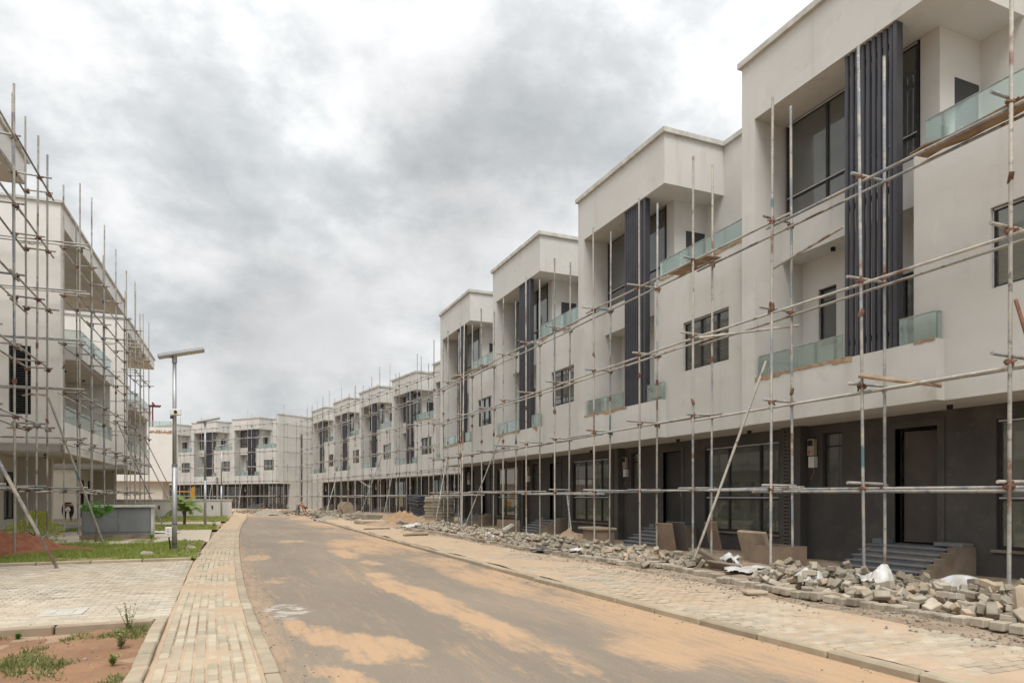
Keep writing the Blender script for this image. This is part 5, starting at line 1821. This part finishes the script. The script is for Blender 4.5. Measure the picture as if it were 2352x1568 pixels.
def weed(label, x, y, h, n, seed, mat='leaf_weed', z=None):
    rs = random.Random(seed)
    t = thing('weed', label, 'weed', (x, y, near_z(x, y) if z is None else z))
    m, s_ = MB(), MB()
    for _ in range(n):
        a, tl = rs.uniform(0, 6.28), rs.uniform(.05, .5)
        d = Vector((cos(a) * tl, sin(a) * tl, 1)).normalized()
        L = h * rs.uniform(.5, 1)
        s_.tube((0, 0, 0), d * L, .004, 4, .002, cap=False)
        for k in range(10):
            p = d * L * (.15 + .085 * k)
            b = rs.uniform(0, 6.28)
            e = (Vector((cos(b), sin(b), .5))).normalized()
            sd = e.cross(Vector((0, 0, 1))).normalized()
            q = rs.uniform(.025, .05)
            m.add([p, p + e * q * .5 + sd * q * .3, p + e * q, p + e * q * .5 - sd * q * .3], [(0, 1, 2, 3)])
    ob('stem', s_, 'leaf_weed', t)
    ob('leaves', m, mat, t, kind='stuff')
    return t


weed("tall dark weed growing at the drive's edge close to the kerb", -0.95, 8.75, .36, 9, 1)
weed("bushy weed in the bare soil just before the tall one", -0.93, 7.85, .24, 12, 2)
weed("small weed patch beside the near kerb's curve", -0.9, 7.1, .12, 9, 3, 'grass')
weed("bright small weed at the drive's front kerb", -2.03, 8.95, .10, 7, 4, 'leaf_green')
weed("leafy weed clump on the footpath edge past the middle lamp", -0.3, 35.4, .45, 16, 5, 'leaf_green', 0.06)
weed("leafy weed clump at the grey service box's corner", -2.15, 25.9, .35, 16, 6, 'leaf_green', 0.06)


def grass(label, x0, x1, y0, y1, n, h, zf, dens, seed, mat='grass'):
    rs = random.Random(seed)
    m = MB()
    k = 0
    while k < n:
        x, y = rs.uniform(x0, x1), rs.uniform(y0, y1)
        k += 1
        dn = dens(x, y)
        if rs.random() > dn:
            continue
        z = zf(x, y) - .005
        for _ in range(4):
            a = rs.uniform(0, 6.28)
            hh = h * rs.uniform(.35, 1.1) * (.6 + .6 * dn)
            w = .008 + .004 * rs.random()
            bx_, by_ = x + rs.gauss(0, .03), y + rs.gauss(0, .03)
            tx, ty = rs.gauss(0, .5) * hh, rs.gauss(0, .5) * hh
            m.add([(bx_ - cos(a) * w, by_ - sin(a) * w, z), (bx_ + cos(a) * w, by_ + sin(a) * w, z), (bx_ + tx, by_ + ty, z + hh)], [(0, 1, 2)])
    o = ob('grass', m, mat, kind='stuff')
    o['label'] = label


sd = lambda x, y: max(0.0, min(1.0, .75 + 1.5 * fb(x * .9, y * .9, 11)))
grass("short green grass on the lawn around the closest lamp post", -8.5, -0.55, 17.5, 23.95, 22000, .10, lawn_z, lambda x, y: sd(x, y) * (0.1 if ((x + 5.3) / 1.7) ** 2 + ((y - 21.6) / 1.8) ** 2 < 1 else 1), 1)
grass("grass strip before the drive beside the palm", -7, -0.2, 32.8, 38.5, 5000, .11, lawn_z, sd, 2)
grass("grass strip along the foot of the low wall", -8, 0.4, 43.5, 54.4, 8000, .11, lawn_z, lambda x, y: sd(x, y) * (1 if y > 46 else .6), 3)
grass("sparse weeds and grass on the bare soil by the camera", -3.6, -0.75, 4.0, 8.95, 9000, .06, near_z, lambda x, y: max(0, min(1, -.10 + 2.0 * fb(x * 1.6, y * 1.3, 21) + (.2 if y < 7.2 else 0))), 4, 'leaf_weed')
grass("sparse grass tufts at the service box and scaffold feet", -8, -2.0, 23.95, 26.5, 3000, .10, lambda x, y: 0.05, lambda x, y: max(0, min(1, .15 + 1.6 * fb(x * 1.3, y * 1.3, 31))), 5)
rs = random.Random(61)
st_ = MB()
for _ in range(160):
    x, y = rs.uniform(-7, -.6), rs.uniform(17.5, 23.8)
    pebble_at(st_, x, y, lawn_z(x, y) + .01, rs.choice((.02, .03, .05)), rs)
for _ in range(220):
    x, y = rs.uniform(-3.2, -.75), rs.uniform(4.2, 9)
    pebble_at(st_, x, y, near_z(x, y) + .004, rs.choice((.008, .012, .02)), rs)
for _ in range(60):
    x, y = rs.uniform(-1.0, -.5), rs.uniform(17.5, 24)
    pebble_at(st_, x, y, lawn_z(x, y) + .02, rs.choice((.04, .06, .09)), rs)
ob('gravel', st_, 'pebble', kind='stuff')['label'] = "stones and crumbs scattered over the lawn and bare soil"
slab('boulder', "rough grey stone lying in the grass before the closest lamp post", 'stone', 'block', (.3, .22, .16), (-1.62, 18.5, .1), (.2, .1, .5), .05)
slab('boulder', "pale stone lying against the footpath edge in the grass", 'stone', 'concrete_tan', (.26, .34, .14), (-.72, 20.2, .1), (.1, .1, .2), .05)


# ------------------------------------------------------------------ people
def skin_body(name, joints, edges, radii, mat, parent, root):
    me = bpy.data.meshes.new(name)
    keys = list(joints)
    me.from_pydata([joints[k] for k in keys], [(keys.index(a), keys.index(b)) for a, b in edges], [])
    o = ob(name, me, mat, parent)
    o.modifiers.new('skin', 'SKIN')
    for i, k in enumerate(keys):
        sv = me.skin_vertices[0].data[i]
        r = radii[k]
        sv.radius = r if isinstance(r, tuple) else (r, r)
        sv.use_root = (k == root)
    sb = o.modifiers.new('sub', 'SUBSURF')
    sb.levels = sb.render_levels = 1
    return o


def stooping(label, loc, rz, skin, top, legs, hat=None, crouch=1.0):
    """a man bent double at the hips, hands reaching to the ground; local +x is the way he faces"""
    t = thing('person', label, 'person', loc, rz)
    J = dict(pel=(0, 0, .80), spine=(.17, 0, .90), chest=(.38, 0, .84), neck=(.52, 0, .74), head=(.60, 0, .66), crown=(.68, 0, .58))
    E_ = [('pel', 'spine'), ('spine', 'chest'), ('chest', 'neck'), ('neck', 'head'), ('head', 'crown')]
    R_ = dict(pel=(.15, .12), spine=(.14, .11), chest=(.16, .12), neck=.062, head=(.092, .10), crown=.075)
    for s, sx in ((1, 'l'), (-1, 'r')):
        fx = .05 if s > 0 else -.10
        J.update({sx + 'hip': (0, .10 * s, .76), sx + 'knee': (.07 + fx, .13 * s, .43), sx + 'ank': (-.05 + fx, .14 * s, .08), sx + 'toe': (.12 + fx, .16 * s, .03),
                  sx + 'sh': (.42, .19 * s, .80), sx + 'elb': (.50 + .04 * s, .22 * s, .50), sx + 'wr': (.62 + .05 * s, .16 * s, .25), sx + 'palm': (.66 + .05 * s, .15 * s, .18)})
        E_ += [('pel', sx + 'hip'), (sx + 'hip', sx + 'knee'), (sx + 'knee', sx + 'ank'), (sx + 'ank', sx + 'toe'), ('chest', sx + 'sh'), (sx + 'sh', sx + 'elb'), (sx + 'elb', sx + 'wr'), (sx + 'wr', sx + 'palm')]
        R_.update({sx + 'hip': .10, sx + 'knee': .062, sx + 'ank': .042, sx + 'toe': (.045, .03), sx + 'sh': .062, sx + 'elb': .042, sx + 'wr': .028, sx + 'palm': (.038, .022)})
        px_, py_, pz_ = J[sx + 'palm']
        for f, (dy, L) in enumerate(((-.03, .07), (-.01, .08), (.01, .078), (.028, .06))):
            J[f'{sx}f{f}'] = (px_ + .03, py_ + dy, pz_ - L)
            R_[f'{sx}f{f}'] = .009
            E_.append((sx + 'palm', f'{sx}f{f}'))
        J[sx + 'th'] = (px_ - .02, py_ - .045 * s, pz_ - .03)
        R_[sx + 'th'] = .010
        E_.append((sx + 'wr', sx + 'th'))
    skin_body('body', J, E_, R_, skin, t, 'pel')
    L_ = {k: J[k] for k in ('pel', 'lhip', 'rhip', 'lknee', 'rknee', 'lank', 'rank')}
    L_['waist'] = (.08, 0, .86)
    skin_body('trousers', L_, [('pel', 'waist'), ('pel', 'lhip'), ('pel', 'rhip'), ('lhip', 'lknee'), ('rhip', 'rknee'), ('lknee', 'lank'), ('rknee', 'rank')],
              dict(pel=(.17, .14), waist=(.16, .13), lhip=.12, rhip=.12, lknee=.08, rknee=.08, lank=.062, rank=.062), legs, t, 'pel')
    if top:
        T_ = {k: J[k] for k in ('spine', 'chest', 'lsh', 'rsh', 'lelb', 'relb', 'lwr', 'rwr')}
        T_['waist'] = (.06, 0, .86)
        T_['col'] = (.49, 0, .77)
        skin_body('shirt', T_, [('waist', 'spine'), ('spine', 'chest'), ('chest', 'col'), ('chest', 'lsh'), ('chest', 'rsh'), ('lsh', 'lelb'), ('rsh', 'relb'), ('lelb', 'lwr'), ('relb', 'rwr')],
                  dict(waist=(.165, .135), spine=(.165, .135), chest=(.185, .145), col=.08, lsh=.08, rsh=.08, lelb=.058, relb=.058, lwr=.042, rwr=.042), top, t, 'spine')
    if hat:
        ob('helmet', dome(.135), hat, t, loc=(.64, 0, .62), rot=(0, radians(128), 0), smooth=True)
    else:
        ob('hair', dome(.108), 'black', t, loc=(.63, 0, .63), rot=(0, radians(120), 0), smooth=True)
    return t


stooping("bare-backed worker in grey trousers bending to the ground before the end wall", (5.6, 56.5, -.01), radians(-18), 'skin', None, 'cloth_grey')
stooping("worker in dark overalls and white helmet bending in the porch across the street", (-7.3, 41.6, .22), radians(-80), 'skin', 'cloth_navy', 'cloth_navy', 'helmet_white')
